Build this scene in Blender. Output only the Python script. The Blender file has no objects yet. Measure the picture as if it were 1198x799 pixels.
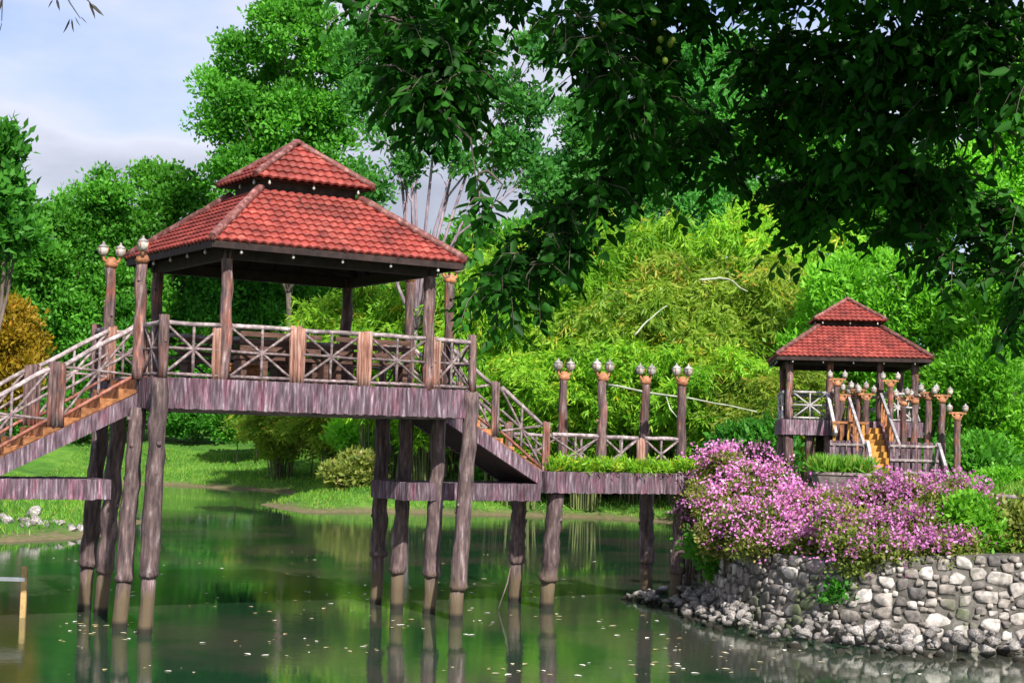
import bpy, math, random
import numpy as np
from mathutils import Vector, Matrix, noise
random.seed(7); RNG = np.random.default_rng(7)
sc = bpy.context.scene
COL = sc.collection
R = math.radians

# ------------------------------------------------------------------ camera
F_PX, HOR, ROLL, EYE = 1900.0, 515.0, 0.0267, 3.4714
CX, CY = 599.0, 399.5
_pt = math.atan((HOR - CY) / F_PX)
_F = Vector((0, math.cos(_pt), math.sin(_pt))); _U0 = Vector((0, -math.sin(_pt), math.cos(_pt))); _R0 = Vector((1, 0, 0))
_R = math.cos(ROLL) * _R0 + math.sin(ROLL) * _U0
_U = -math.sin(ROLL) * _R0 + math.cos(ROLL) * _U0
cam = bpy.data.cameras.new('camera'); camo = bpy.data.objects.new('camera', cam); COL.objects.link(camo)
m = Matrix.Identity(4)
for i in range(3):
    m[i][0] = _R[i]; m[i][1] = _U[i]; m[i][2] = -_F[i]
m[2][3] = EYE
camo.matrix_world = m
cam.sensor_fit = 'HORIZONTAL'; cam.sensor_width = 36; cam.lens = 36 * F_PX / 1198
cam.clip_start = 0.1; cam.clip_end = 5000
sc.camera = camo
def at(x, y, Y):
    """world point at depth Y on the sight line of a survey reading (x, y)"""
    x, y, Y = float(x), float(y), float(Y)
    d = _F + (x - CX) / F_PX * _R - (y - CY) / F_PX * _U
    return Vector((0, 0, EYE)) + d * (Y / d.y)

# ------------------------------------------------------------------ world, sun, exposure
SUN_DIR = Vector((0.34, -0.85, 0.80)).normalized()
w = bpy.data.worlds.new('World'); sc.world = w; w.use_nodes = True
nt = w.node_tree; nt.nodes.clear()
out = nt.nodes.new('ShaderNodeOutputWorld'); bg = nt.nodes.new('ShaderNodeBackground')
sky = nt.nodes.new('ShaderNodeTexSky'); sky.sky_type = 'NISHITA'; sky.sun_disc = False
sky.sun_elevation = math.asin(SUN_DIR.z); sky.sun_rotation = math.atan2(SUN_DIR.x, SUN_DIR.y)
tc = nt.nodes.new('ShaderNodeTexCoord'); mp = nt.nodes.new('ShaderNodeMapping'); mp.inputs['Scale'].default_value = (1.0, 1.0, 2.6)
mp.inputs['Location'].default_value = (0.35, 0.1, 0.25)
n1 = nt.nodes.new('ShaderNodeTexNoise'); n1.inputs['Scale'].default_value = 4.0; n1.inputs['Detail'].default_value = 6; n1.inputs['Roughness'].default_value = .5
rp = nt.nodes.new('ShaderNodeValToRGB'); cr = rp.color_ramp
cr.elements[0].position = .34; cr.elements[0].color = (1.9, 2.5, 4.5, 1); cr.elements[1].position = .70; cr.elements[1].color = (1.9, 1.9, 2.3, 1)
e = cr.elements.new(.45); e.color = (2.7, 3.1, 4.4, 1); e = cr.elements.new(.54); e.color = (3.5, 3.5, 4.0, 1)
mx = nt.nodes.new('ShaderNodeMixRGB'); mx.inputs['Fac'].default_value = .88
L = nt.links.new
L(tc.outputs['Generated'], mp.inputs['Vector']); L(mp.outputs['Vector'], n1.inputs['Vector']); L(n1.outputs['Fac'], rp.inputs['Fac'])
L(rp.outputs['Color'], mx.inputs['Color2']); L(sky.outputs['Color'], mx.inputs['Color1']); L(mx.outputs['Color'], bg.inputs['Color'])
bg.inputs['Strength'].default_value = 0.13
L(bg.outputs['Background'], out.inputs['Surface'])
sun = bpy.data.lights.new('sun', 'SUN'); sun.energy = 5.0; sun.angle = R(1.0); sun.color = (1, .95, .87)
suno = bpy.data.objects.new('sun', sun); COL.objects.link(suno)
suno.rotation_euler = SUN_DIR.to_track_quat('Z', 'Y').to_euler()
sc.view_settings.view_transform = 'Standard'; sc.view_settings.look = 'None'; sc.view_settings.gamma = 1
sc.view_settings.exposure = 0.86

# ------------------------------------------------------------------ materials
MATS = {}
def newmat(name):
    m = bpy.data.materials.new(name); m.use_nodes = True; m.node_tree.nodes.clear(); MATS[name] = m
    return m, m.node_tree
def N(nt, t, **k):
    n = nt.nodes.new(t)
    for a, b in k.items():
        if a.startswith('i_'): n.inputs[a[2:].replace('_', ' ')].default_value = b
        else: setattr(n, a, b)
    return n
def noisemat(name, cols, scale=(1, 1, 1), nscale=5, detail=6, rough=.8, bump=.3, bdist=.02, pos=None, spec=.3, grime=None, varia=0.25, patch=None):
    """cols: list of colours for the ramp of a stretched noise"""
    m, nt = newmat(name); L = nt.links.new
    o = N(nt, 'ShaderNodeOutputMaterial'); b = N(nt, 'ShaderNodeBsdfPrincipled')
    b.inputs['Roughness'].default_value = rough; b.inputs['Specular IOR Level'].default_value = spec
    tc = N(nt, 'ShaderNodeTexCoord'); mp = N(nt, 'ShaderNodeMapping'); mp.inputs['Scale'].default_value = scale
    oi = N(nt, 'ShaderNodeObjectInfo')
    L(tc.outputs['Object'], mp.inputs['Vector'])
    sc_ = N(nt, 'ShaderNodeVectorMath', operation='SCALE'); sc_.inputs[0].default_value = (17, 31, 7); L(oi.outputs['Random'], sc_.inputs['Scale'])
    ad = N(nt, 'ShaderNodeVectorMath', operation='ADD'); L(mp.outputs['Vector'], ad.inputs[0]); L(sc_.outputs['Vector'], ad.inputs[1])
    n = N(nt, 'ShaderNodeTexNoise'); n.inputs['Scale'].default_value = nscale; n.inputs['Detail'].default_value = detail; n.inputs['Roughness'].default_value = .62
    L(ad.outputs['Vector'], n.inputs['Vector'])
    r = N(nt, 'ShaderNodeValToRGB'); cr = r.color_ramp
    k = len(cols); pos = pos or [.28 + .44 * i / (k - 1) for i in range(k)]
    cr.elements[0].position = pos[0]; cr.elements[0].color = (*cols[0], 1)
    cr.elements[1].position = pos[-1]; cr.elements[1].color = (*cols[-1], 1)
    for c, p in list(zip(cols, pos))[1:-1]:
        e = cr.elements.new(p); e.color = (*c, 1)
    L(n.outputs['Fac'], r.inputs['Fac'])
    hs = N(nt, 'ShaderNodeHueSaturation'); mr = N(nt, 'ShaderNodeMapRange'); mr.inputs['To Min'].default_value = 1 - varia; mr.inputs['To Max'].default_value = 1 + varia
    L(oi.outputs['Random'], mr.inputs['Value']); L(mr.outputs['Result'], hs.inputs['Value']); L(r.outputs['Color'], hs.inputs['Color'])
    last = hs.outputs['Color']
    # broad patches
    n2 = N(nt, 'ShaderNodeTexNoise'); n2.inputs['Scale'].default_value = 1.3; n2.inputs['Detail'].default_value = 4
    L(ad.outputs['Vector'], n2.inputs['Vector'])
    mr2 = N(nt, 'ShaderNodeMapRange'); mr2.inputs['From Min'].default_value = .3; mr2.inputs['From Max'].default_value = .7; mr2.inputs['To Min'].default_value = .65; mr2.inputs['To Max'].default_value = 1.25
    L(n2.outputs['Fac'], mr2.inputs['Value'])
    mm = N(nt, 'ShaderNodeVectorMath', operation='SCALE'); L(last, mm.inputs[0]); L(mr2.outputs['Result'], mm.inputs['Scale']); last = mm.outputs['Vector']
    if patch:
        n4 = N(nt, 'ShaderNodeTexNoise'); n4.inputs['Scale'].default_value = 2.1; n4.inputs['Detail'].default_value = 3; n4.inputs['Roughness'].default_value = .7
        mp4 = N(nt, 'ShaderNodeMapping'); mp4.inputs['Location'].default_value = (3, 7, 1); L(ad.outputs['Vector'], mp4.inputs['Vector']); mp4.inputs['Scale'].default_value = (.35, .35, .5); L(mp4.outputs[0], n4.inputs['Vector'])
        r4 = N(nt, 'ShaderNodeValToRGB'); r4.color_ramp.elements[0].position = .50; r4.color_ramp.elements[1].position = .66; L(n4.outputs['Fac'], r4.inputs['Fac'])
        mu = N(nt, 'ShaderNodeVectorMath', operation='MULTIPLY'); mu.inputs[1].default_value = patch; L(last, mu.inputs[0])
        m4 = N(nt, 'ShaderNodeMixRGB'); L(r4.outputs[0], m4.inputs['Fac']); L(last, m4.inputs['Color1']); L(mu.outputs[0], m4.inputs['Color2']); last = m4.outputs['Color']
    if grime:   # a water stain: (height, colour)
        g = N(nt, 'ShaderNodeSeparateXYZ'); geo = N(nt, 'ShaderNodeNewGeometry'); L(geo.outputs['Position'], g.inputs[0])
        nn = N(nt, 'ShaderNodeMath', operation='MULTIPLY_ADD'); nn.inputs[1].default_value = 1.3; L(n2.outputs['Fac'], nn.inputs[0]); L(g.outputs['Z'], nn.inputs[2])
        mr3 = N(nt, 'ShaderNodeMapRange'); mr3.inputs['From Min'].default_value = grime[0] + .75; mr3.inputs['From Max'].default_value = grime[0] + .50
        L(nn.outputs[0], mr3.inputs['Value'])
        mix = N(nt, 'ShaderNodeMixRGB'); mix.inputs['Color2'].default_value = (*grime[1], 1); L(mr3.outputs['Result'], mix.inputs['Fac']); L(last, mix.inputs['Color1'])
        mr4 = N(nt, 'ShaderNodeMapRange'); mr4.inputs['From Min'].default_value = .16; mr4.inputs['From Max'].default_value = .08
        L(g.outputs['Z'], mr4.inputs['Value'])
        mix2 = N(nt, 'ShaderNodeMixRGB'); mix2.inputs['Color2'].default_value = (.02, .018, .012, 1); L(mr4.outputs['Result'], mix2.inputs['Fac']); L(mix.outputs['Color'], mix2.inputs['Color1'])
        last = mix2.outputs['Color']
    L(last, b.inputs['Base Color'])
    if bump:
        bp = N(nt, 'ShaderNodeBump'); bp.inputs['Strength'].default_value = bump; bp.inputs['Distance'].default_value = bdist
        L(n.outputs['Fac'], bp.inputs['Height']); L(bp.outputs['Normal'], b.inputs['Normal'])
    L(b.outputs['BSDF'], o.inputs['Surface'])
    return m
def leafmat(name, c1, c2, c3=None, transl=.4, gloss=.012, grough=.5):
    m, nt = newmat(name); L = nt.links.new
    o = N(nt, 'ShaderNodeOutputMaterial'); a = N(nt, 'ShaderNodeAttribute', attribute_name='tint')
    r = N(nt, 'ShaderNodeValToRGB'); cr = r.color_ramp; cr.elements[0].color = (*c1, 1); cr.elements[1].color = (*c2, 1); cr.elements[1].position = .8
    if c3: e = cr.elements.new(1.0); e.color = (*c3, 1)
    L(a.outputs['Fac'], r.inputs['Fac'])
    oi = N(nt, 'ShaderNodeObjectInfo'); mr = N(nt, 'ShaderNodeMapRange'); mr.inputs['To Min'].default_value = .82; mr.inputs['To Max'].default_value = 1.18
    L(oi.outputs['Random'], mr.inputs['Value'])
    sv = N(nt, 'ShaderNodeVectorMath', operation='SCALE'); L(r.outputs['Color'], sv.inputs[0]); L(mr.outputs['Result'], sv.inputs['Scale'])
    d = N(nt, 'ShaderNodeBsdfDiffuse'); t = N(nt, 'ShaderNodeBsdfTranslucent'); g = N(nt, 'ShaderNodeBsdfGlossy'); g.inputs['Roughness'].default_value = grough
    ts = N(nt, 'ShaderNodeVectorMath', operation='MULTIPLY'); ts.inputs[1].default_value = (1.15, 1.25, .5); L(sv.outputs[0], ts.inputs[0])
    L(sv.outputs[0], d.inputs['Color']); L(ts.outputs[0], t.inputs['Color'])
    m1 = N(nt, 'ShaderNodeMixShader'); m1.inputs[0].default_value = transl; L(d.outputs[0], m1.inputs[1]); L(t.outputs[0], m1.inputs[2])
    m2 = N(nt, 'ShaderNodeMixShader'); m2.inputs[0].default_value = gloss; L(m1.outputs[0], m2.inputs[1]); L(g.outputs[0], m2.inputs[2])
    L(m2.outputs[0], o.inputs['Surface'])
    return m
M = {}
M['log'] = noisemat('weathered_log', [(.028, .017, .018), (.085, .055, .058), (.16, .10, .09), (.33, .27, .28)], (9, 9, 1.4), 2.0, 8, .85, .9, .03, patch=(1.5, .85, .6))
M['stilt'] = noisemat('stilt_log', [(.02, .013, .013), (.065, .044, .046), (.125, .085, .08), (.27, .22, .235)], (7, 7, 1.2), 2.0, 8, .85, .9, .03, grime=(.72, (.095, .07, .042)))
M['plank'] = noisemat('red_bark', [(.05, .022, .018), (.19, .085, .06), (.30, .17, .13), (.42, .33, .30)], (12, 12, 1.0), 2.0, 8, .8, .9, .03)
M['rail'] = noisemat('pale_rail', [(.09, .065, .065), (.25, .20, .20), (.48, .42, .43)], (3, 3, 3), 3.0, 6, .8, .5, .015)
M['lattice'] = noisemat('lattice_pole', [(.05, .032, .032), (.17, .125, .125), (.36, .30, .305)], (4, 4, 4), 3.0, 6, .8, .5, .015)
M['whiterail'] = noisemat('weathered_white_rail', [(.18, .16, .16), (.34, .31, .31), (.52, .49, .49)], (3, 3, 3), 3.0, 6, .7, .3, .01)
M['redrail'] = noisemat('red_brown_rail', [(.08, .025, .018), (.20, .07, .05), (.28, .14, .10)], (4, 4, 4), 3.0, 6, .7, .4, .01)
M['fascia'] = noisemat('bark_fascia', [(.03, .018, .024), (.085, .055, .07), (.16, .115, .14), (.42, .36, .40)], (9, 9, 1.1), 2.4, 9, .85, 1.0, .04, pos=[.30, .45, .58, .74], patch=(1.25, .78, .9))
M['concrete'] = noisemat('stained_concrete', [(.07, .055, .058), (.17, .13, .135), (.27, .22, .22)], (2, 2, 2), 3, 7, .9, .4, .02)
M['step'] = noisemat('orange_step', [(.10, .035, .014), (.28, .11, .04), (.45, .21, .09)], (3, 3, 3), 3, 6, .75, .3, .01)
M['ochre'] = noisemat('ochre_step', [(.34, .15, .03), (.55, .27, .05), (.66, .38, .10)], (3, 3, 3), 3, 6, .75, .3, .01)
M['tile'] = noisemat('clay_tile', [(.08, .016, .013), (.18, .025, .019), (.26, .042, .031), (.34, .10, .075)], (1, 1, 1), 4.5, 10, .65, .25, .012, spec=.3, varia=.05, patch=(.8, .88, .88))
M['ridge'] = noisemat('ridge_cap', [(.06, .022, .02), (.15, .048, .042), (.32, .18, .16)], (3, 3, 3), 3, 8, .65, .4, .02)
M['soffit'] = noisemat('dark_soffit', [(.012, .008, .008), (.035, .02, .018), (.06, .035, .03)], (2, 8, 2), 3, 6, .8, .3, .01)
M['darkwood'] = noisemat('dark_bench_wood', [(.03, .016, .012), (.08, .04, .028), (.13, .07, .05)], (2, 8, 8), 3, 6, .7, .3, .01)
M['lampmetal'] = noisemat('rusty_bracket', [(.12, .05, .025), (.32, .13, .06), (.45, .22, .12)], (3, 3, 3), 5, 6, .7, .3, .01)
M['cap'] = noisemat('lamp_cap', [(.18, .16, .15), (.40, .37, .36)], (3, 3, 3), 5, 4, .6, .1, .01)
M['globe'] = noisemat('milk_glass', [(.22, .20, .17), (.48, .46, .42)], (3, 3, 3), 3, 3, .25, 0, .01, spec=.6)
M['mortar'] = noisemat('dark_mortar', [(.03, .03, .022), (.085, .078, .068), (.15, .14, .125)], (1, 1, 1), 6, 8, .95, .8, .05)
M['mudwood'] = noisemat('pale_plank', [(.30, .20, .08), (.5, .34, .15)], (3, 3, 3), 5, 5, .8, .2, .01)
M['white'] = noisemat('white_paint', [(.6, .6, .6), (.8, .8, .8)], (3, 3, 3), 2, 5, .6, .1, .01)
M['trunk'] = noisemat('tree_bark', [(.04, .03, .025), (.11, .085, .07), (.2, .16, .14)], (4, 4, .8), 2, 7, .9, .8, .05)
M['paletrunk'] = noisemat('pale_bark', [(.10, .07, .085), (.26, .19, .23), (.42, .34, .38)], (3, 3, .8), 1.5, 7, .9, .5, .05)
M['culm'] = noisemat('bamboo_culm', [(.03, .045, .012), (.08, .10, .03), (.16, .17, .07)], (2, 2, .5), 1.5, 5, .6, .2, .02)
M['barepole'] = noisemat('bleached_culm', [(.28, .30, .2), (.5, .52, .4)], (2, 2, .5), 1.5, 5, .6, .2, .02)
# stones: tint attribute
def stonemat():
    m, nt = newmat('wall_stone'); L = nt.links.new
    o = N(nt, 'ShaderNodeOutputMaterial'); b = N(nt, 'ShaderNodeBsdfPrincipled'); b.inputs['Roughness'].default_value = .9
    a = N(nt, 'ShaderNodeAttribute', attribute_name='tint'); r = N(nt, 'ShaderNodeValToRGB'); cr = r.color_ramp
    cr.elements[0].color = (.10, .09, .085, 1); cr.elements[1].color = (.50, .465, .43, 1)
    e = cr.elements.new(.55); e.color = (.23, .20, .175, 1)
    L(a.outputs['Fac'], r.inputs['Fac'])
    tc = N(nt, 'ShaderNodeTexCoord'); n = N(nt, 'ShaderNodeTexNoise'); n.inputs['Scale'].default_value = 9; n.inputs['Detail'].default_value = 8; L(tc.outputs['Object'], n.inputs['Vector'])
    mr = N(nt, 'ShaderNodeMapRange'); mr.inputs['From Min'].default_value = .3; mr.inputs['From Max'].default_value = .7; mr.inputs['To Min'].default_value = .4; mr.inputs['To Max'].default_value = 1.4
    L(n.outputs['Fac'], mr.inputs['Value']); s = N(nt, 'ShaderNodeVectorMath', operation='SCALE'); L(r.outputs['Color'], s.inputs[0]); L(mr.outputs['Result'], s.inputs['Scale'])
    n3 = N(nt, 'ShaderNodeTexNoise'); n3.inputs['Scale'].default_value = 1.1; n3.inputs['Detail'].default_value = 5; L(tc.outputs['Object'], n3.inputs['Vector'])
    r3 = N(nt, 'ShaderNodeValToRGB'); r3.color_ramp.elements[0].position = .55; r3.color_ramp.elements[1].position = .68; L(n3.outputs['Fac'], r3.inputs['Fac'])
    mo = N(nt, 'ShaderNodeMixRGB'); mo.inputs['Color2'].default_value = (.07, .085, .04, 1); L(r3.outputs['Color'], mo.inputs['Fac']); L(s.outputs[0], mo.inputs['Color1'])
    L(mo.outputs[0], b.inputs['Base Color'])
    bp = N(nt, 'ShaderNodeBump'); bp.inputs['Strength'].default_value = .6; bp.inputs['Distance'].default_value = .03; L(n.outputs['Fac'], bp.inputs['Height']); L(bp.outputs[0], b.inputs['Normal'])
    L(b.outputs[0], o.inputs['Surface']); return m
M['stone'] = stonemat()
M['rock'] = noisemat('pale_rock', [(.07, .065, .055), (.22, .20, .185), (.46, .43, .42)], (2, 2, 2), 3, 8, .9, .7, .04, grime=(-.25, (.06, .06, .04)), varia=.45)
def groundmat():
    m, nt = newmat('grassy_ground'); L = nt.links.new
    o = N(nt, 'ShaderNodeOutputMaterial'); b = N(nt, 'ShaderNodeBsdfPrincipled'); b.inputs['Roughness'].default_value = 1; b.inputs['Specular IOR Level'].default_value = .1
    geo = N(nt, 'ShaderNodeNewGeometry'); sep = N(nt, 'ShaderNodeSeparateXYZ'); L(geo.outputs['Position'], sep.inputs[0])
    n = N(nt, 'ShaderNodeTexNoise'); n.inputs['Scale'].default_value = .35; n.inputs['Detail'].default_value = 9; n.inputs['Roughness'].default_value = .7; L(geo.outputs['Position'], n.inputs['Vector'])
    r = N(nt, 'ShaderNodeValToRGB'); cr = r.color_ramp; cr.elements[0].position = .33; cr.elements[0].color = (.025, .07, .012, 1); cr.elements[1].position = .68; cr.elements[1].color = (.13, .24, .035, 1)
    e = cr.elements.new(.5); e.color = (.06, .15, .02, 1)
    L(n.outputs['Fac'], r.inputs['Fac'])
    n2 = N(nt, 'ShaderNodeTexNoise'); n2.inputs['Scale'].default_value = 4; n2.inputs['Detail'].default_value = 8; L(geo.outputs['Position'], n2.inputs['Vector'])
    r2 = N(nt, 'ShaderNodeValToRGB'); r2.color_ramp.elements[0].color = (.05, .04, .022, 1); r2.color_ramp.elements[1].color = (.20, .16, .09, 1); L(n2.outputs['Fac'], r2.inputs['Fac'])
    ma = N(nt, 'ShaderNodeMath', operation='MULTIPLY_ADD'); ma.inputs[1].default_value = -.55; L(n2.outputs['Fac'], ma.inputs[0]); L(sep.outputs['Z'], ma.inputs[2])
    mr = N(nt, 'ShaderNodeMapRange'); mr.inputs['From Min'].default_value = -.22; mr.inputs['From Max'].default_value = .0; L(ma.outputs[0], mr.inputs['Value'])
    mx = N(nt, 'ShaderNodeMixRGB'); L(mr.outputs[0], mx.inputs['Fac']); L(r2.outputs[0], mx.inputs['Color1']); L(r.outputs[0], mx.inputs['Color2'])
    L(mx.outputs[0], b.inputs['Base Color'])
    bp = N(nt, 'ShaderNodeBump'); bp.inputs['Strength'].default_value = .8; bp.inputs['Distance'].default_value = .1; L(n2.outputs['Fac'], bp.inputs['Height']); L(bp.outputs[0], b.inputs['Normal'])
    L(b.outputs[0], o.inputs['Surface']); return m
M['ground'] = groundmat()
def watermat():
    m, nt = newmat('pond_water'); L = nt.links.new
    o = N(nt, 'ShaderNodeOutputMaterial')
    geo = N(nt, 'ShaderNodeNewGeometry'); mp = N(nt, 'ShaderNodeMapping'); mp.inputs['Scale'].default_value = (1, .8, 1); L(geo.outputs['Position'], mp.inputs['Vector'])
    n = N(nt, 'ShaderNodeTexNoise'); n.inputs['Scale'].default_value = 3.0; n.inputs['Detail'].default_value = 6; n.inputs['Roughness'].default_value = .6; L(mp.outputs[0], n.inputs['Vector'])
    n2 = N(nt, 'ShaderNodeTexNoise'); n2.inputs['Scale'].default_value = .12; n2.inputs['Detail'].default_value = 3; L(mp.outputs[0], n2.inputs['Vector'])
    mul = N(nt, 'ShaderNodeMath', operation='MULTIPLY'); r0 = N(nt, 'ShaderNodeMapRange'); r0.inputs['From Min'].default_value = .4; r0.inputs['From Max'].default_value = .65; r0.inputs['To Min'].default_value = .12
    L(n2.outputs['Fac'], r0.inputs['Value']); L(n.outputs['Fac'], mul.inputs[0]); L(r0.outputs[0], mul.inputs[1])
    bp = N(nt, 'ShaderNodeBump'); bp.inputs['Strength'].default_value = .5; bp.inputs['Distance'].default_value = .012; L(mul.outputs[0], bp.inputs['Height'])
    d = N(nt, 'ShaderNodeBsdfDiffuse'); d.inputs['Color'].default_value = (.018, .045, .022, 1)
    n3 = N(nt, 'ShaderNodeTexNoise'); n3.inputs['Scale'].default_value = .25; n3.inputs['Detail'].default_value = 5; L(mp.outputs[0], n3.inputs['Vector'])
    r3 = N(nt, 'ShaderNodeValToRGB'); r3.color_ramp.elements[0].color = (.011, .036, .017, 1); r3.color_ramp.elements[1].color = (.042, .044, .032, 1); r3.color_ramp.elements[0].position = .42; r3.color_ramp.elements[1].position = .56
    L(n3.outputs['Fac'], r3.inputs['Fac']); L(r3.outputs[0], d.inputs['Color'])
    g = N(nt, 'ShaderNodeBsdfGlossy'); g.inputs['Roughness'].default_value = .012; g.inputs['Color'].default_value = (.95, .98, .95, 1)
    L(bp.outputs[0], g.inputs['Normal'])
    fr = N(nt, 'ShaderNodeFresnel'); fr.inputs['IOR'].default_value = 1.6; L(bp.outputs[0], fr.inputs['Normal'])
    mx = N(nt, 'ShaderNodeMixShader'); L(fr.outputs[0], mx.inputs[0]); L(d.outputs[0], mx.inputs[1]); L(g.outputs[0], mx.inputs[2])
    L(mx.outputs[0], o.inputs['Surface']); return m
M['water'] = watermat()
M['leaf_mid'] = leafmat('mid_green_leaves', (.022, .13, .010), (.13, .40, .04), transl=.5)
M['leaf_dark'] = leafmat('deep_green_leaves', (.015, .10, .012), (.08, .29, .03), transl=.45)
M['leaf_cool'] = leafmat('cool_green_leaves', (.022, .14, .03), (.12, .38, .07), transl=.5)
M['leaf_bright'] = leafmat('bright_green_leaves', (.06, .26, .012), (.25, .58, .05), transl=.5)
M['leaf_bamboo'] = leafmat('bamboo_leaves', (.06, .23, .01), (.30, .55, .04), (.50, .45, .04), transl=.5)
M['leaf_bamboo_dry'] = leafmat('dry_bamboo_leaves', (.06, .17, .012), (.30, .42, .05), (.48, .32, .06), transl=.5)
M['leaf_yellow'] = leafmat('yellow_leaves', (.14, .12, .01), (.42, .27, .02), (.5, .2, .02))
M['leaf_olive'] = leafmat('olive_leaves', (.06, .13, .015), (.28, .31, .07), (.52, .40, .20))
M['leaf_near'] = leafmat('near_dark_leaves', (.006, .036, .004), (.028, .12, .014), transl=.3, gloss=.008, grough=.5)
M['leaf_purple'] = leafmat('plum_leaves', (.015, .02, .012), (.05, .04, .03))
M['bract'] = leafmat('pink_bracts', (.38, .08, .33), (.66, .27, .58), (.80, .58, .70), transl=.3, gloss=.02)
M['grass'] = leafmat('grass_blades', (.05, .16, .015), (.17, .36, .04), (.30, .30, .08), transl=.4)
M['litter'] = leafmat('fallen_leaf', (.35, .28, .12), (.62, .58, .42), (.75, .75, .7), transl=.1)
M['fruit'] = leafmat('green_fruit', (.12, .16, .02), (.2, .25, .03))

# ------------------------------------------------------------------ helpers
def tag(o, label=None, cat=None, group=None, kind=None):
    if label: o['label'] = label
    if cat: o['category'] = cat
    if group: o['group'] = group
    if kind: o['kind'] = kind
    return o
def mesh_np(name, V, F, mat, tint=None, smooth=False):
    """V (n,3); F (m,k) all faces with k corners"""
    V = np.asarray(V, np.float32); F = np.asarray(F, np.int32)
    me = bpy.data.meshes.new(name); me.vertices.add(len(V)); me.vertices.foreach_set('co', V.ravel())
    k = F.shape[1]; me.loops.add(F.size); me.loops.foreach_set('vertex_index', F.ravel())
    me.polygons.add(len(F)); me.polygons.foreach_set('loop_start', np.arange(0, F.size, k, dtype=np.int32))
    if smooth: me.polygons.foreach_set('use_smooth', np.ones(len(F), bool))
    if tint is not None:
        a = me.attributes.new('tint', 'FLOAT', 'POINT'); a.data.foreach_set('value', np.asarray(tint, np.float32))
    me.update(calc_edges=True)
    if mat: me.materials.append(mat)
    return me
def link(name, me, parent=None, loc=(0, 0, 0)):
    o = bpy.data.objects.new(name, me); COL.objects.link(o); o.location = loc
    if parent: o.parent = parent
    return o
class Frame:
    def __init__(s, x, y, yaw, z=0): s.o = Vector((x, y, z)); s.yaw = yaw; s.c = math.cos(yaw); s.s = math.sin(yaw)
    def w(s, p): return s.o + Vector((p[0] * s.c - p[1] * s.s, p[0] * s.s + p[1] * s.c, p[2]))
    def root(s, name, base, label, cat, group=None):
        e = bpy.data.objects.new(name, None); COL.objects.link(e); e.location = s.w(base); e.rotation_euler = (0, 0, s.yaw)
        e.empty_display_size = .3
        ROOTBASE[e.name] = Vector(base); tag(e, label, cat, group); return e
ROOTBASE = {}
WORLD = Frame(0, 0, 0)
def unit(a): return a / (np.linalg.norm(a, axis=1, keepdims=True) + 1e-9)
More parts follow.
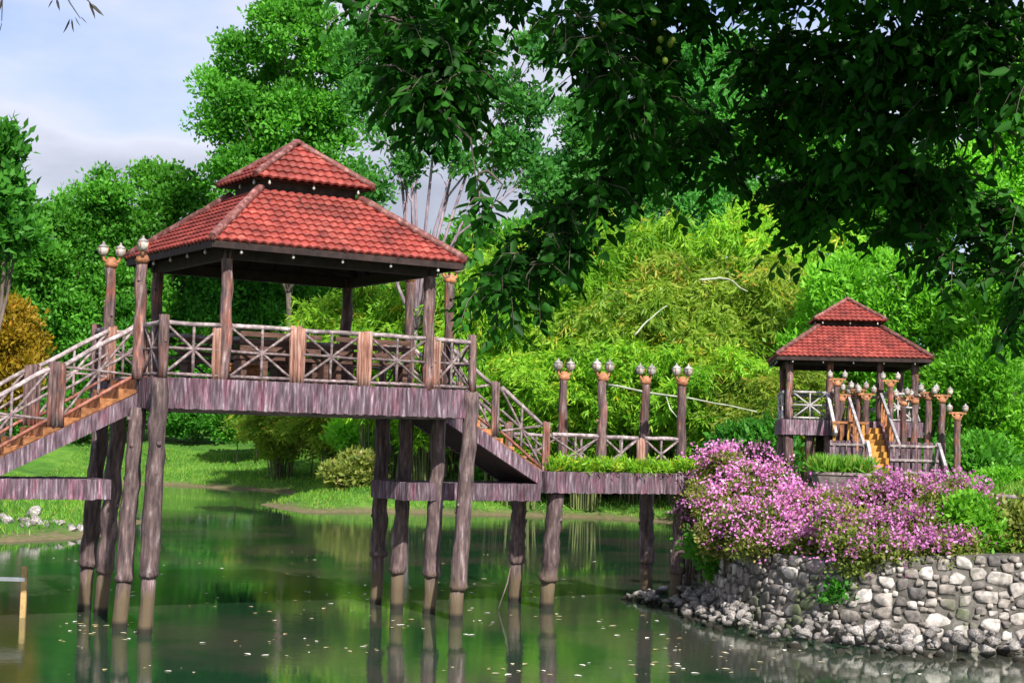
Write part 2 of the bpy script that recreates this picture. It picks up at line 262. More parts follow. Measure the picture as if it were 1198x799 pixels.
class MB:
    def __init__(s): s.v = []; s.f = []; s.sm = []
    def add(s, vs, fs, smooth=False):
        b = len(s.v); s.v += [Vector(p) for p in vs]
        for f in fs: s.f.append([b + i for i in f]); s.sm.append(smooth)
        return s
    def box(s, p0, p1):
        a, b = p0, p1
        vs = [(x, y, z) for z in (a[2], b[2]) for y in (a[1], b[1]) for x in (a[0], b[0])]
        return s.add(vs, [(0, 2, 3, 1), (4, 5, 7, 6), (0, 1, 5, 4), (2, 6, 7, 3), (0, 4, 6, 2), (1, 3, 7, 5)])
    def bar(s, p0, p1, w, h):
        """rectangular bar along p0-p1, w across, h in height"""
        p0 = Vector(p0); p1 = Vector(p1); d = (p1 - p0).normalized(); up = Vector((0, 0, 1))
        if abs(d.z) > .95: up = Vector((0, 1, 0))
        a = d.cross(up).normalized() * w / 2; b = a.cross(d).normalized() * h / 2
        vs = [p + i * a + j * b for p in (p0, p1) for i, j in ((-1, -1), (1, -1), (1, 1), (-1, 1))]
        return s.add(vs, [(0, 1, 2, 3), (7, 6, 5, 4), (0, 4, 5, 1), (1, 5, 6, 2), (2, 6, 7, 3), (3, 7, 4, 0)])
    def tube(s, pts, rad, n=8, wob=0.0, lump=0.0, cap=True):
        pts = [Vector(p) for p in pts]; rad = rad if hasattr(rad, '__len__') else [rad] * len(pts)
        rings = []; seed = random.random() * 100
        for i, p in enumerate(pts):
            d = (pts[min(i + 1, len(pts) - 1)] - pts[max(i - 1, 0)]).normalized()
            up = Vector((0, 0, 1)) if abs(d.z) < .9 else Vector((0, 1, 0))
            a = d.cross(up).normalized(); b = d.cross(a).normalized()
            q = p + (a * noise.noise(Vector((seed, i * .45, 0))) + b * noise.noise(Vector((0, i * .45, seed)))) * wob
            ring = []
            for k in range(n):
                t = 2 * math.pi * k / n
                r = rad[i] * (1 + lump * noise.noise(Vector((seed + 1.3 * math.cos(t), 1.3 * math.sin(t), i * .5))))
                ring.append(q + a * r * math.cos(t) + b * r * math.sin(t))
            rings.append(ring)
        base = len(s.v)
        for r in rings: s.v += r
        for i in range(len(pts) - 1):
            for k in range(n):
                k2 = (k + 1) % n
                s.f.append([base + i * n + k, base + i * n + k2, base + (i + 1) * n + k2, base + (i + 1) * n + k]); s.sm.append(True)
        if cap:
            s.f.append([base + k for k in range(n)][::-1]); s.sm.append(False)
            s.f.append([base + (len(pts) - 1) * n + k for k in range(n)]); s.sm.append(False)
        return s
    def log(s, p0, p1, r, r2=None, n=12, seg=.22, wob=None, lump=.35, knots=0):
        p0 = Vector(p0); p1 = Vector(p1); Ln = (p1 - p0).length; k = max(2, int(Ln / seg)); r2 = r2 or r
        pts = [p0.lerp(p1, i / k) for i in range(k + 1)]
        s.tube(pts, [r + (r2 - r) * i / k for i in range(k + 1)], n, wob if wob is not None else r * .35, lump)
        for _ in range(knots):
            t = random.random(); c = p0.lerp(p1, t); a = random.random() * 6.28; dr = Vector((math.cos(a), math.sin(a), .25))
            s.tube([c + dr * r * .7, c + dr * r * 1.12, c + dr * r * 1.22], [r * .3, r * .24, r * .1], 7)
        return s
    def lathe(s, c, prof, n=12):
        c = Vector(c); base = len(s.v)
        for (r, z) in prof:
            for k in range(n):
                t = 2 * math.pi * k / n; s.v.append(c + Vector((r * math.cos(t), r * math.sin(t), z)))
        for i in range(len(prof) - 1):
            for k in range(n):
                k2 = (k + 1) % n; s.f.append([base + i * n + k, base + i * n + k2, base + (i + 1) * n + k2, base + (i + 1) * n + k]); s.sm.append(True)
        s.f.append([base + k for k in range(n)][::-1]); s.sm.append(False)
        s.f.append([base + (len(prof) - 1) * n + k for k in range(n)]); s.sm.append(False)
        return s
    def prism(s, poly, v0, v1):
        """(u,z) polygon extruded from v0 to v1"""
        n = len(poly); vs = [(p[0], v0, p[1]) for p in poly] + [(p[0], v1, p[1]) for p in poly]
        fs = [list(range(n)), list(range(n, 2 * n))[::-1]] + [(i, i + n, (i + 1) % n + n, (i + 1) % n) for i in range(n)]
        return s.add(vs, fs)
    def mesh(s, name, mat, off=Vector((0, 0, 0))):
        me = bpy.data.meshes.new(name); me.from_pydata([tuple(v - off) for v in s.v], [], s.f)
        me.polygons.foreach_set('use_smooth', s.sm); me.materials.append(mat); me.update()
        return me
    def build(s, name, mat, parent):
        """coordinates are in the frame of the top-level root"""
        r = parent
        while r.parent: r = r.parent
        return link(name, s.mesh(name, mat, ROOTBASE[r.name]), parent)
def copy_tree(o, parent=None):
    c = o.copy(); COL.objects.link(c)
    if parent: c.parent = parent
    for ch in o.children: copy_tree(ch, c)
    return c

# ------------------------------------------------------------------ the ground and the pond
POND = np.array([(-40, 12), (6, 12), (16, 20), (16, 28.6), (9.3, 28.2), (7.0, 28.4), (5.2, 29.3), (4.3, 31.5), (3.9, 34.5), (4.5, 38), (4.9, 42), (5.8, 50), (7, 60), (8.0, 69), (7.6, 73.4),
                 (4.2, 76), (-6.1, 76.2), (-9, 74), (-11.5, 80), (-11, 90), (-13, 99), (-22, 106), (-30, 104), (-19, 72), (-14.4, 62), (-13.8, 53), (-15.5, 50), (-24, 47), (-45, 40)], float)
def sdist(P):
    """signed distance to the pond outline, negative over the water"""
    P = np.asarray(P, float); d = np.full(len(P), 1e9); ins = np.zeros(len(P), bool); n = len(POND)
    for i in range(n):
        a = POND[i]; b = POND[(i + 1) % n]; ab = b - a
        t = np.clip(((P - a) @ ab) / (ab @ ab), 0, 1); q = a + t[:, None] * ab
        d = np.minimum(d, np.hypot(*(P - q).T))
        c = ((a[1] > P[:, 1]) != (b[1] > P[:, 1])) & (P[:, 0] < (b[0] - a[0]) * (P[:, 1] - a[1]) / (b[1] - a[1] + 1e-12) + a[0])
        ins ^= c
    return np.where(ins, -d, d)
def sm(t): t = np.clip(t, 0, 1); return t * t * (3 - 2 * t)
def ground_z(x, y):
    x = np.atleast_1d(np.asarray(x, float)); y = np.atleast_1d(np.asarray(y, float))
    d = sdist(np.stack([x, y], 1))
    bank = .12 + .35 * sm(d / 1.5) + 2.7 * sm((d - .5) / 17)
    terr = np.where(d > 0, -.5 + 1.75 * sm((d - .9) / .9) + 1.4 * sm((d - 1.5) / 9), 0)
    wt = sm((x - 1) / 3) * sm((60 - y) / 10)
    z = bank * (1 - wt) + terr * wt
    wob = .12 * np.sin(x * .7 + 1.3 * np.sin(y * .35)) * np.sin(y * .55) * sm(d / 3)
    z = np.where(d < 0, (.12 - .62 * wt) - 1.6 * sm(-d / 4), z + wob)
    z = z + 3.5 * sm((y - 125) / 120)
    mud = np.exp(-(((x + 8.1) / 1.3) ** 2 + ((y - 25.0) / 1.6) ** 2)); z = z + 1.56 * mud * (d < 0)
    return z
def axis(lo, hi, a, b, fine, mid):
    g = list(np.arange(a, b, fine)); x = a; s = mid
    left = []
    while x > lo: x -= s; s *= 1.18; left.append(x)
    x = g[-1]; s = mid; right = []
    while x < hi: x += s; s *= 1.18; right.append(x)
    return np.array(left[::-1] + g + right)
gx = axis(-1500, 1500, -32, 34, .5, .7); gy = axis(-600, 2500, 14, 112, .5, .7)
X, Y = np.meshgrid(gx, gy); Z = ground_z(X.ravel(), Y.ravel())
nx, ny = len(gx), len(gy)
idx = (np.arange(ny - 1)[:, None] * nx + np.arange(nx - 1)[None, :]).ravel()
F = np.stack([idx, idx + 1, idx + nx + 1, idx + nx], 1)
go = link('ground', mesh_np('ground', np.stack([X.ravel(), Y.ravel(), Z], 1), F, M['ground'], smooth=True)); tag(go, kind='structure')
wv = np.array([(-60, 5, 0), (25, 5, 0), (25, 115, 0), (-60, 115, 0)]); wo = link('water', mesh_np('water', wv, [[0, 1, 2, 3]], M['water'])); tag(wo, kind='structure')
def gz(x, y): return float(ground_z(x, y)[0])

# ------------------------------------------------------------------ the timber bridge
B = Frame(-6.0728, 28.0862, .5666)
ZD = 4.41; DU, DV = 6.35, 3.74; FH = .54          # deck level, length, width, fascia height
SV0, SV1 = 1.08, 2.62                               # stair and walkway width
def panel(root, p0, p1, h=.98, mats=('lattice', 'rail'), pad=.0, name='railing_panel', bottom='lattice', mid=True):
    """union-jack panel from p0 to p1 (points at floor level)"""
    p0 = Vector(p0); p1 = Vector(p1); up = Vector((0, 0, 1)); mb = MB(); j = lambda: Vector((0, 0, random.uniform(-.015, .015)))
    a, b = p0 + up * .06, p1 + up * .06; ta, tb = p0 + up * (h - .03), p1 + up * (h - .03)
    mb.log(a + up * 0.01, tb - up * .03, .026, n=7, wob=.012, lump=.25); mb.log(b + up * .01, ta - up * .03, .026, n=7, wob=.012, lump=.25)
    m0, m1 = (a + ta) / 2, (b + tb) / 2
    if mid: mb.log(m0 + j(), m1 + j(), .027, n=7, wob=.01, lump=.2)
    mb.log((a + b) / 2, (ta + tb) / 2, .027, n=7, wob=.01, lump=.2)
    o = mb.build(name, M[mats[0]], root)
    MB().log(ta + j(), tb + j(), .042, n=9, wob=.02, lump=.25).build('top_rail', M[mats[1]], o)
    MB().log(a + j() * .5, b + j() * .5, .032, n=7, wob=.01, lump=.2).build('bottom_rail', M[bottom], o)
    return o
def plankpost(root, u, v, z, h, w=.30, mat='plank', name='railing_post', d=.13):
    mb = MB(); k = max(3, int(w / .075)); 
    for i in range(k):
        uu = u - w / 2 + (i + .5) * w / k
        mb.log((uu, v + random.uniform(-.015, .015), z), (uu, v + random.uniform(-.01, .01), z + h + random.uniform(-.03, .02)), w / k * .62, n=7, wob=.008, lump=.4)
    return mb.build(name, M[mat], root)
def logpost(root, u, v, z0, z1, r, mat='log', name='post', knots=2, dx=0):
    return MB().log((u + dx, v, z0), (u, v, z1), r, n=12, knots=knots).build(name, M[mat], root)

def tiled_face(mb, e0, e1, t0, t1, tw=.175, rows=9, amp=.021, stepz=.032):
    """tile courses on the trapezoid e0-e1 (eave) to t0-t1 (top)"""
    e0, e1, t0, t1 = map(Vector, (e0, e1, t0, t1)); nrm = (e1 - e0).cross(t0 - e0).normalized()
    if nrm.z < 0: nrm = -nrm
    Lx = (e1 - e0).length; ex = (e1 - e0) / Lx; sub = 6; ncol = int(Lx / tw * sub)
    def P(s, t, off):
        a = e0.lerp(t0, t); b = e1.lerp(t1, t); x = e0 + ex * s * Lx    # columns run straight up the slope
        upv = (t0 - e0) - ex * ((t0 - e0) @ ex)
        q = e0 + ex * (s * Lx) + upv * t
        lo = (a - e0) @ ex; hi = (b - e0) @ ex
        sx = min(max(s * Lx, lo), hi); q = e0 + ex * sx + upv * t
        ph = sx / tw * 2 * math.pi
        wv = abs(math.sin(ph / 2)) ** .8 * 2 - 1
        return q + nrm * (off + amp * wv)
    for r in range(rows):
        base = len(mb.v); ta, tb = r / rows, (r + 1) / rows
        lines = [(ta, -.012), (ta, stepz), (tb, 0.0)]
        for t, off in lines:
            for i in range(ncol + 1): mb.v.append(P(i / ncol, t, off))
        for l in range(2):
            for i in range(ncol):
                a = base + l * (ncol + 1) + i; mb.f.append([a, a + 1, a + ncol + 2, a + ncol + 1]); mb.sm.append(l == 1)
def pavilion_roof(root, u0, v0, u1, v1, z, tilesmat='tile', drop=0.0, q_=1.0):
    """u0.. the post rectangle, z the deck level: eave 2.42 m above it"""
    E, ZE = .51, z + 2.42 - drop; cu, cv = (u0 + u1) / 2, (v0 + v1) / 2; hu, hv = (u1 - u0) / 2, (v1 - v0) / 2
    def ring(du, dv, zz): return [Vector((cu - du, cv - dv, zz)), Vector((cu + du, cv - dv, zz)), Vector((cu + du, cv + dv, zz)), Vector((cu - du, cv + dv, zz))]
    e = ring(hu + E, hv + E, ZE); t = ring(hu - 1.05, hv - 1.05, ZE + 1.22 * q_)
    mb = MB()
    for i in range(4): j = (i + 1) % 4; tiled_face(mb, e[i], e[j], t[i], t[j], rows=10)
    ro = mb.build('roof', M[tilesmat], root)
    for i in range(4):
        k = 8; rb = MB(); rb.tube([e[i].lerp(t[i], q / k) + Vector((0, 0, .045)) for q in range(k + 1)], [.075 + .010 * (q % 2) for q in range(k + 1)], 8)
        rb.build('ridge_cap', M['ridge'], ro)
    # upper tier
    E2 = hu - .82; e2 = ring(E2, hv - .82, ZE + 1.42 * q_); pk = Vector((cu, cv, ZE + 2.28 * q_))
    mb = MB()
    for i in range(4):
        j = (i + 1) % 4; tiled_face(mb, e2[i], e2[j], pk + (e2[i] - pk) * .02, pk + (e2[j] - pk) * .02, rows=6)
    uo = mb.build('upper_roof', M[tilesmat], root)
    for i in range(4):
        k = 6; rb = MB(); rb.tube([e2[i].lerp(pk, q / k) + Vector((0, 0, .04)) for q in range(k + 1)], [.062 + .009 * (q % 2) for q in range(k + 1)], 8)
        rb.build('ridge_cap', M['ridge'], uo)
    MB().lathe(pk + Vector((0, 0, .0)), [(.13, 0), (.12, .06), (.05, .1)], 8).build('peak_cap', M['ridge'], uo)
    # neck between the tiers, soffits, eave beams and rafters
    nk = MB(); q = ring(hu - 1.1, hv - 1.1, 0)[0]; q2 = ring(hu - 1.1, hv - 1.1, 0)[2]
    nk.box((q.x, q.y, ZE + 1.1 * q_), (q2.x, q2.y, ZE + 1.43 * q_))
    nk.build('roof_neck', M['soffit'], root)
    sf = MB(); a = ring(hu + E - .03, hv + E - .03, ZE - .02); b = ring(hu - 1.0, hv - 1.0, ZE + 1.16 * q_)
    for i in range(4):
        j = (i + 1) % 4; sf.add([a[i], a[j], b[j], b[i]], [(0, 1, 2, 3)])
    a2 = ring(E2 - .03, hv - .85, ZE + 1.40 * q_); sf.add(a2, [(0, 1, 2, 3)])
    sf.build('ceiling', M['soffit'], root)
    bm_ = MB(); g = ring(hu + E - .04, hv + E - .04, ZE - .07)
    for i in range(4):
        j = (i + 1) % 4; bm_.bar(g[i], g[j], .04, .13)
    g = ring(hu, hv, ZE - .17)
    for i in range(4):
        j = (i + 1) % 4; d = (g[j] - g[i]).normalized() * .12; bm_.bar(g[i] - d, g[j] + d, .13, .2)
    g = ring(hu + .02, hv + .02, ZE - .02)
    for i in range(4):
        j = (i + 1) % 4; o1 = a[i]; o2 = a[j]; k = 8
        for s in range(k + 1):
            pa = o1.lerp(o2, s / k); pb = b[i].lerp(b[j], s / k); bm_.bar(pa + Vector((0, 0, -.03)), pb + Vector((0, 0, -.03)), .05, .09)
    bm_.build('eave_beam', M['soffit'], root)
    # small white bulbs hanging under the eave
    for i in (0, 1, 3, 2):
        j = (i + 1) % 4
        for s in range(5):
            p = e[i].lerp(e[j], (s + .5) / 5); c = Vector((cu, cv, p.z)); p = p + (c - p).normalized() * .1
            MB().lathe(p + Vector((0, 0, -.22)), [(.008, 0), (.024, .014), (.030, .036), (.018, .062), (.013, .10)], 8).build('eave_bulb', M['globe'], root)
    for i in range(4):
        j = (i + 1) % 4
        for s in ((.1, .5, .9) if i in (0, 3) else (.5,)):
            p = e2[i].lerp(e2[j], s); c = Vector((cu, cv, p.z)); p = p + (c - p).normalized() * .1
            MB().lathe(p + Vector((0, 0, -.13)), [(.008, 0), (.024, .014), (.030, .036), (.018, .062), (.013, .10)], 8).build('eave_bulb', M['globe'], root)

# ---- main pavilion
pav = B.root('pavilion', (0, 0, 0), 'large two tiered red tiled pavilion on log stilts over the pond', 'pavilion')
PU0, PV0, PU1, PV1 = 1.208, .1, 5.355, 3.6
MB().box((.1, .1, ZD - FH + .06), (DU - .1, DV - .1, ZD - .03)).build('deck', M['concrete'], pav)
def fascia(root, pts, z, h, mat='fascia', t=.1, name='fascia'):
    """boards round an outline, butted at the corners"""
    for i in range(len(pts) - 1):
        a = Vector((*pts[i], 0)); b = Vector((*pts[i + 1], 0)); d = (b - a).normalized(); n = Vector((-d.y, d.x, 0))
        k = max(2, int((b - a).length / .05)); mb = MB(); f0 = len(mb.v)
        for q in range(k + 1):
            p = a + (b - a) * q / k; o = n * (-.016 * random.random()); zz = random.uniform(-.012, .012)
            for (s_, zt) in ((0, z - h + zz), (0, z + zz * .5), (t, z + zz * .5), (t, z - h + zz)):
                pp = p + n * s_ + (o if s_ == 0 else Vector()); mb.v.append(Vector((pp.x, pp.y, zt)))
        for q in range(k):
            for c in range(4):
                A = f0 + q * 4 + c; Bq = f0 + q * 4 + (c + 1) % 4; mb.f.append([A, Bq, Bq + 4, A + 4]); mb.sm.append(False)
        mb.f.append([f0, f0 + 1, f0 + 2, f0 + 3]); mb.f.append([f0 + k * 4 + 3, f0 + k * 4 + 2, f0 + k * 4 + 1, f0 + k * 4]); mb.sm += [False, False]
        mb.build(name, M[mat], root)
fascia(pav, [(0, 0), (DU, 0)], ZD, FH); fascia(pav, [(DU, .102), (DU, DV - .102)], ZD, FH)
fascia(pav, [(DU, DV), (0, DV)], ZD, FH); fascia(pav, [(0, DV - .102), (0, .102)], ZD, FH)
# beams under the deck
bb = MB()
for v in (.6, 1.6, 2.6, 3.3): bb.box((.12, v - .1, ZD - FH - .03), (DU - .12, v + .1, ZD - FH + .055))
bb.build('floor_beam', M['concrete'], pav)
# roof posts
for (u, v) in ((PU0, PV0), (PU1, PV0), (PU0, PV1), (PU1, PV1)): logpost(pav, u, v, ZD - .03, ZD + 2.33, .105, 'log', 'roof_post', 1)
pavilion_roof(pav, PU0, PV0, PU1, PV1, ZD)
# stilts: a log down to a collar above the water and a thinner foot in it
def stilt(root, u, v, ub, vb, ztop, r=.15, zc=.8):
    lerp = lambda z: (ub + (u - ub) * z / ztop, vb + (v - vb) * z / ztop)
    zc += random.uniform(-.26, .22); mb = MB()
    zs = list(np.linspace(zc + .14, ztop, 18)); zs = [zc, zc + .07] + zs
    rr = [r * 1.02, r * 1.22] + [r * (1.08 - .12 * i / 17) for i in range(18)]
    mb.tube([(*lerp(z), z) for z in zs], rr, 14, wob=.035, lump=.26)
    for _ in range(5):
        z = random.uniform(zc + .3, ztop - .2); a = random.uniform(0, 6.28); dr = Vector((math.cos(a), math.sin(a), .15)); c = Vector((*lerp(z), z))
        mb.tube([c + dr * r * .75, c + dr * r * 1.1, c + dr * r * 1.2], [r * .36, r * .27, r * .1], 7)
    o = mb.build('stilt', M['stilt'], root)
    MB().tube([(*lerp(z), z) for z in np.linspace(-1.4, zc + .03, 7)], [r * .86] * 7, 14, wob=.03, lump=.2).build('stilt_foot', M['stilt'], o)
for (u, v, ub, vb) in ((.0, -.02, -.1, -.05), (-.02, 1.0, -.22, .9), (.3, 2.9, .21, 3.2), (.2, 3.62, .14, 4.0),
                       (6.3, -.02, 6.16, .12), (6.25, 1.1, 6.27, 1.35), (6.1, 2.2, 6.02, 2.27), (6.15, 3.3, 6.10, 3.29)):
    stilt(pav, u, v, ub, vb, ZD - .03 if v < 0 else ZD - FH)
# railing of the deck
fr = [(0.0, 'log'), (PU0, 'plank'), (2.60, 'plank'), (3.97, 'plank'), (PU1, 'plank'), (DU, 'log')]
for side_v in (.04, DV - .04):
    for i, (u, k) in enumerate(fr):
        if k == 'log': logpost(pav, u + (.06 if u == 0 else -.03), side_v, ZD - .02, ZD + 1.08, .085, 'log', 'railing_post', 1)
        elif i in (1, 4): plankpost(pav, u + (-.17 if i == 1 else .17), side_v, ZD - .01, 1.0, .16)
        else: plankpost(pav, u, side_v, ZD - .01, 1.03)
        if i < 5: panel(pav, (u + .1, side_v, ZD), (fr[i + 1][0] - .1, side_v, ZD))
for su in (.05, DU - .05):
    panel(pav, (su, .12, ZD), (su, SV0 - .1, ZD)); panel(pav, (su, SV1 + .1, ZD), (su, DV - .12, ZD))
# ---- furniture in the pavilion
def bench(fr_, u0, v0, u1, v1, z, label, back=None):
    r = fr_.root('bench', ((u0 + u1) / 2, (v0 + v1) / 2, z), label, 'bench', 'dark benches inside the pavilion')
    MB().box((u0, v0, z + .40), (u1, v1, z + .46)).build('seat', M['darkwood'], r)
    along = (u1 - u0) > (v1 - v0)
    for t in (.06, .94):
        if along: MB().box((u0 + (u1 - u0) * t - .05, v0 + .03, z - .03), (u0 + (u1 - u0) * t + .05, v1 - .03, z + .40)).build('leg', M['darkwood'], r)
        else: MB().box((u0 + .03, v0 + (v1 - v0) * t - .05, z - .03), (u1 - .03, v0 + (v1 - v0) * t + .05, z + .40)).build('leg', M['darkwood'], r)
    mb = MB()
    for k in range(3):
        zz = z + .55 + k * .13
        if back == 'v1': mb.box((u0, v1 - .04, zz), (u1, v1 - .002, zz + .09))
        if back == 'u0': mb.box((u0 + .002, v0, zz), (u0 + .04, v1, zz + .09))
        if back == 'v0': mb.box((u0, v0 + .002, zz), (u1, v0 + .04, zz + .09))
    if back: mb.build('backrest', M['darkwood'], r)
bench(B, 1.6, 2.95, 3.2, 3.4, ZD, 'dark slatted bench at the back of the large pavilion, left half', 'v1')
bench(B, 3.5, 2.95, 5.1, 3.4, ZD, 'dark slatted bench at the back of the large pavilion, right half', 'v1')
bench(B, 1.6, .3, 3.2, .7, ZD, 'dark bench behind the front railing beside the left roof post', 'v0')
bench(B, 3.5, .3, 5.1, .7, ZD, 'dark bench behind the front railing beside the right roof post', 'v0')
tb = B.root('table', (3.3, 1.85, ZD), 'dark wooden table in the middle of the large pavilion', 'table')
MB().box((2.4, 1.5, ZD + .70), (4.2, 2.2, ZD + .76)).build('tabletop', M['darkwood'], tb)
for u in (2.6, 3.9): MB().box((u, 1.6, ZD - .03), (u + .12, 2.1, ZD + .7)).build('leg', M['darkwood'], tb)
bx = B.root('crate', (1.95, 1.1, ZD), 'orange wooden box on the floor of the large pavilion', 'box')
mb = MB().box((1.7, 1.0, ZD - .03), (2.3, 1.3, ZD + .30)); mb.build('crate_body', M['step'], bx)
MB().box((1.67, .97, ZD + .30), (2.33, 1.33, ZD + .34)).build('lid', M['step'], bx)

# ---- lamp posts
def lamp_post(fr_, u, v, z, h, label, group, arm_dir=(1, 0), r=.1, tee=0):
    root = fr_.root('lamp_post', (u, v, z), label, 'lamp post', group)
    MB().log((u, v, z - .03), (u, v, z + h - .30), r * 1.12, r * .92, n=12, knots=3).build('pole', M['log'], root)
    a = Vector((arm_dir[0], arm_dir[1], 0)).normalized()
    c = Vector((u, v, z + h - .34))
    mb = MB(); mb.lathe(c + Vector((0, 0, -.1)), [(r * .95, 0), (r * 1.35, .06), (r * 1.1, .12), (r * .6, .2)], 10)
    for s in (-1, 1):
        mb.tube([c + Vector((0, 0, -.02)), c + a * s * .08 + Vector((0, 0, .0)), c + a * s * .15 + Vector((0, 0, .05)), c + a * s * .165 + Vector((0, 0, .13))], [.045, .036, .028, .03], 8)
    if tee: mb.bar(c + Vector((-tee, 0, .14)), c + Vector((tee, 0, .14)), .05, .06)
    mb.build('cross_arm', M['lampmetal'], root)
    for s in (-1, 1):
        b = c + a * s * (tee * .9 or .165) + Vector((0, 0, .12 + .05 * (tee > 0)))
        g = MB().lathe(b, [(.03, 0), (.07, .02), (.092, .07), (.098, .13), (.088, .155)], 8).build('lantern', M['globe'], root)
        MB().lathe(b + Vector((0, 0, .152)), [(.102, 0), (.085, .03), (.04, .06), (.018, .08), (.024, .10), (.006, .12)], 8).build('lantern_cap', M['cap'], g)
        fb = MB()
        for q in range(4):
            t = math.pi / 4 + q * math.pi / 2; e = Vector((math.cos(t), math.sin(t), 0))
            fb.tube([b + e * .035, b + e * .098 + Vector((0, 0, .07)), b + e * .103 + Vector((0, 0, .155))], .007, 4)
        fb.build('lantern_frame', M['lampmetal'], g)
    return root
LG = 'twin lantern lamp posts along the bridge'
lamp_post(B, -.02, SV0 - .02, ZD, 2.48, 'twin lantern log post at the near side of the left stair head', LG, (.35, 1))
lamp_post(B, -.05, SV1 + .04, ZD, 2.52, 'twin lantern log post at the far side of the left stair head', LG)
lamp_post(B, DU - .05, SV1 - .02, ZD, 2.72, 'twin lantern log post at the far side of the right stair head', LG)
lamp_post(B, DU + .02, SV0, ZD, 2.60, 'twin lantern log post at the near side of the right stair head', LG)

# ---- stairs
def stairs(fr_, name, label, u0, z0, u1, z1, v0, v1, n, posts, stepmat='step'):
    root = fr_.root(name, (u1, (v0 + v1) / 2, z1), label, 'staircase')
    s = (z1 - z0) / abs(u1 - u0); sg = 1 if u1 > u0 else -1; du = (u1 - u0) / n; dz = (z0 - z1) / n
    poly = [(u0, z0 - .03)]
    for i in range(n):
        poly += [(u0 + du * (i + .04), z0 - .03 - dz * i - (0 if i == 0 else 0)), (u0 + du * (i + .04), z0 - .03 - dz * (i + 1))]
        if i < n - 1: poly += [(u0 + du * (i + 1.04), z0 - .03 - dz * (i + 1))]
    poly += [(u1, z1 - .03), (u1, z1 - .05), (u0, z0 - dz - .08)]
    cl = []
    for p in poly:
        if not cl or (abs(p[0] - cl[-1][0]) + abs(p[1] - cl[-1][1])) > 1e-5: cl.append(p)
    MB().prism(cl, v0 + .09, v1 - .09).build('steps', M[stepmat], root)
    MB().prism(cl, v0 + .03, v0 + .088).build('step_end', M[stepmat], root)
    sl = [(u0, z0 - dz - .084), (u1, z1 - .054), (u1, z1 - .36), (u0, z0 - dz - .40)]
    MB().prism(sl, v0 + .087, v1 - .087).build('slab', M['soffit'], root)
    st = [(u0, z0 - dz - .10), (u1, z1 - .07), (u1, z1 - .38), (u0, z0 - dz - .42)]
    for vv in (v0, v1 - .085):
        MB().prism(st, vv, vv + .085).build('stringer', M['fascia'], root)
    zat = lambda u: z0 + (z1 - z0) * (u - u0) / (u1 - u0)
    for vv in (v0 + .04, v1 - .04):
        prev = u0 + sg * .06
        for k, u in enumerate(posts):
            plankpost(root, u, vv, zat(u) - .12, 1.12, .30 if sg < 0 else .17, 'log', 'railing_post')
            panel(root, (prev + sg * .02, vv, zat(prev)), (u - sg * .12, vv, zat(u)), bottom='redrail')
            prev = u + sg * .12
        if vv < (v0 + v1) / 2 or True: plankpost(root, u0 + sg * .0, vv, z0 - .02, 1.0, .16, 'plank')
    return root
stairs(B, 'staircase', 'orange brown stair with log railings descending left from the large pavilion', 0, ZD, -4.6, 1.9, SV0, SV1, 14, (-1.45, -2.95, -4.4))
stairs(B, 'staircase', 'short stair with log railings descending right from the large pavilion to the platform', DU, ZD, 8.85, 2.85, SV0, SV1, 9, (7.55, 8.82))
# ---- low walkway slabs between the stilts
for (ua, ub, lab) in ((-4.6, -.42, 'bark textured low beam slab under the left stair'), (5.55, 8.68, 'bark textured low beam slab under the right stair')):
    r = B.root('walkway_slab', ((ua + ub) / 2, SV0, 2.24), lab, 'walkway')
    MB().box((ua + .06, SV0 + .1, 2.28), (ub - .06, SV1 - .1, 2.57)).build('slab', M['concrete'], r)
    fascia(r, [(ua, SV0), (ub, SV0)], 2.59, .35); fascia(r, [(ub, SV1), (ua, SV1)], 2.59, .35)
    fascia(r, [(ub, SV0 + .102), (ub, SV1 - .102)], 2.59, .35); fascia(r, [(ua, SV1 - .102), (ua, SV0 + .102)], 2.59, .35)
    if ua > 0:
        stilt(r, 9.15 - .02, SV1 - .05, 9.15, 2.69, 2.26, .16, .62)
# ---- right platform
P0, P1, PVa, PVb, ZP = 8.70, 12.62, .88, 2.82, 2.85
pl = B.root('platform', ((P0 + P1) / 2, PVa, 2.4), 'low platform with bark fascia and planting strip joining the stone terrace', 'platform')
MB().box((P0 + .1, PVa + .1, ZP - .40), (P1 - .1, PVb - .1, ZP - .02)).build('deck', M['concrete'], pl)
fascia(pl, [(P0, PVa), (P1, PVa)], ZP, .44); fascia(pl, [(P1, PVa + .102), (P1, PVb - .102)], ZP, .44)
fascia(pl, [(P1, PVb), (P0, PVb)], ZP, .44); fascia(pl, [(P0, PVb - .102), (P0, PVa + .102)], ZP, .44)
stilt(pl, 9.10, 1.15, 9.11, 1.40, ZP - .44, .17, .75)
stilt(pl, 12.45, 1.15, 12.45, 1.3, ZP - .44, .16, .7)
stilt(pl, 12.55, 2.55, 12.6, 2.55, ZP - .44, .16, .6)
for vv in (1.22, PVb - .1):
    us = [8.95, 10.30, 11.35, 12.45]
    for i in range(3): panel(pl, (us[i] + .08, vv, ZP), (us[i + 1] - .08, vv, ZP), h=.78, mid=False)
    for i, u in enumerate(us):
        if i in (2,): plankpost(pl, u, vv, ZP - .01, .74, .2, 'plank')
PG = 'twin lantern lamp posts on the low platform'
lamp_post(B, 10.30, 1.22, ZP, 2.36, 'twin lantern log post second from left on the low platform, nearer side', PG)
lamp_post(B, 12.45, 1.22, ZP, 2.36, 'twin lantern log post at the right end of the low platform beside the pink flowers', PG)
lamp_post(B, 10.32, PVb - .1, ZP, 2.41, 'leftmost twin lantern log post on the low platform, far side', PG)
lamp_post(B, 12.58, PVb - .1, ZP, 2.41, 'twin lantern log post third from left on the low platform, far side', PG)

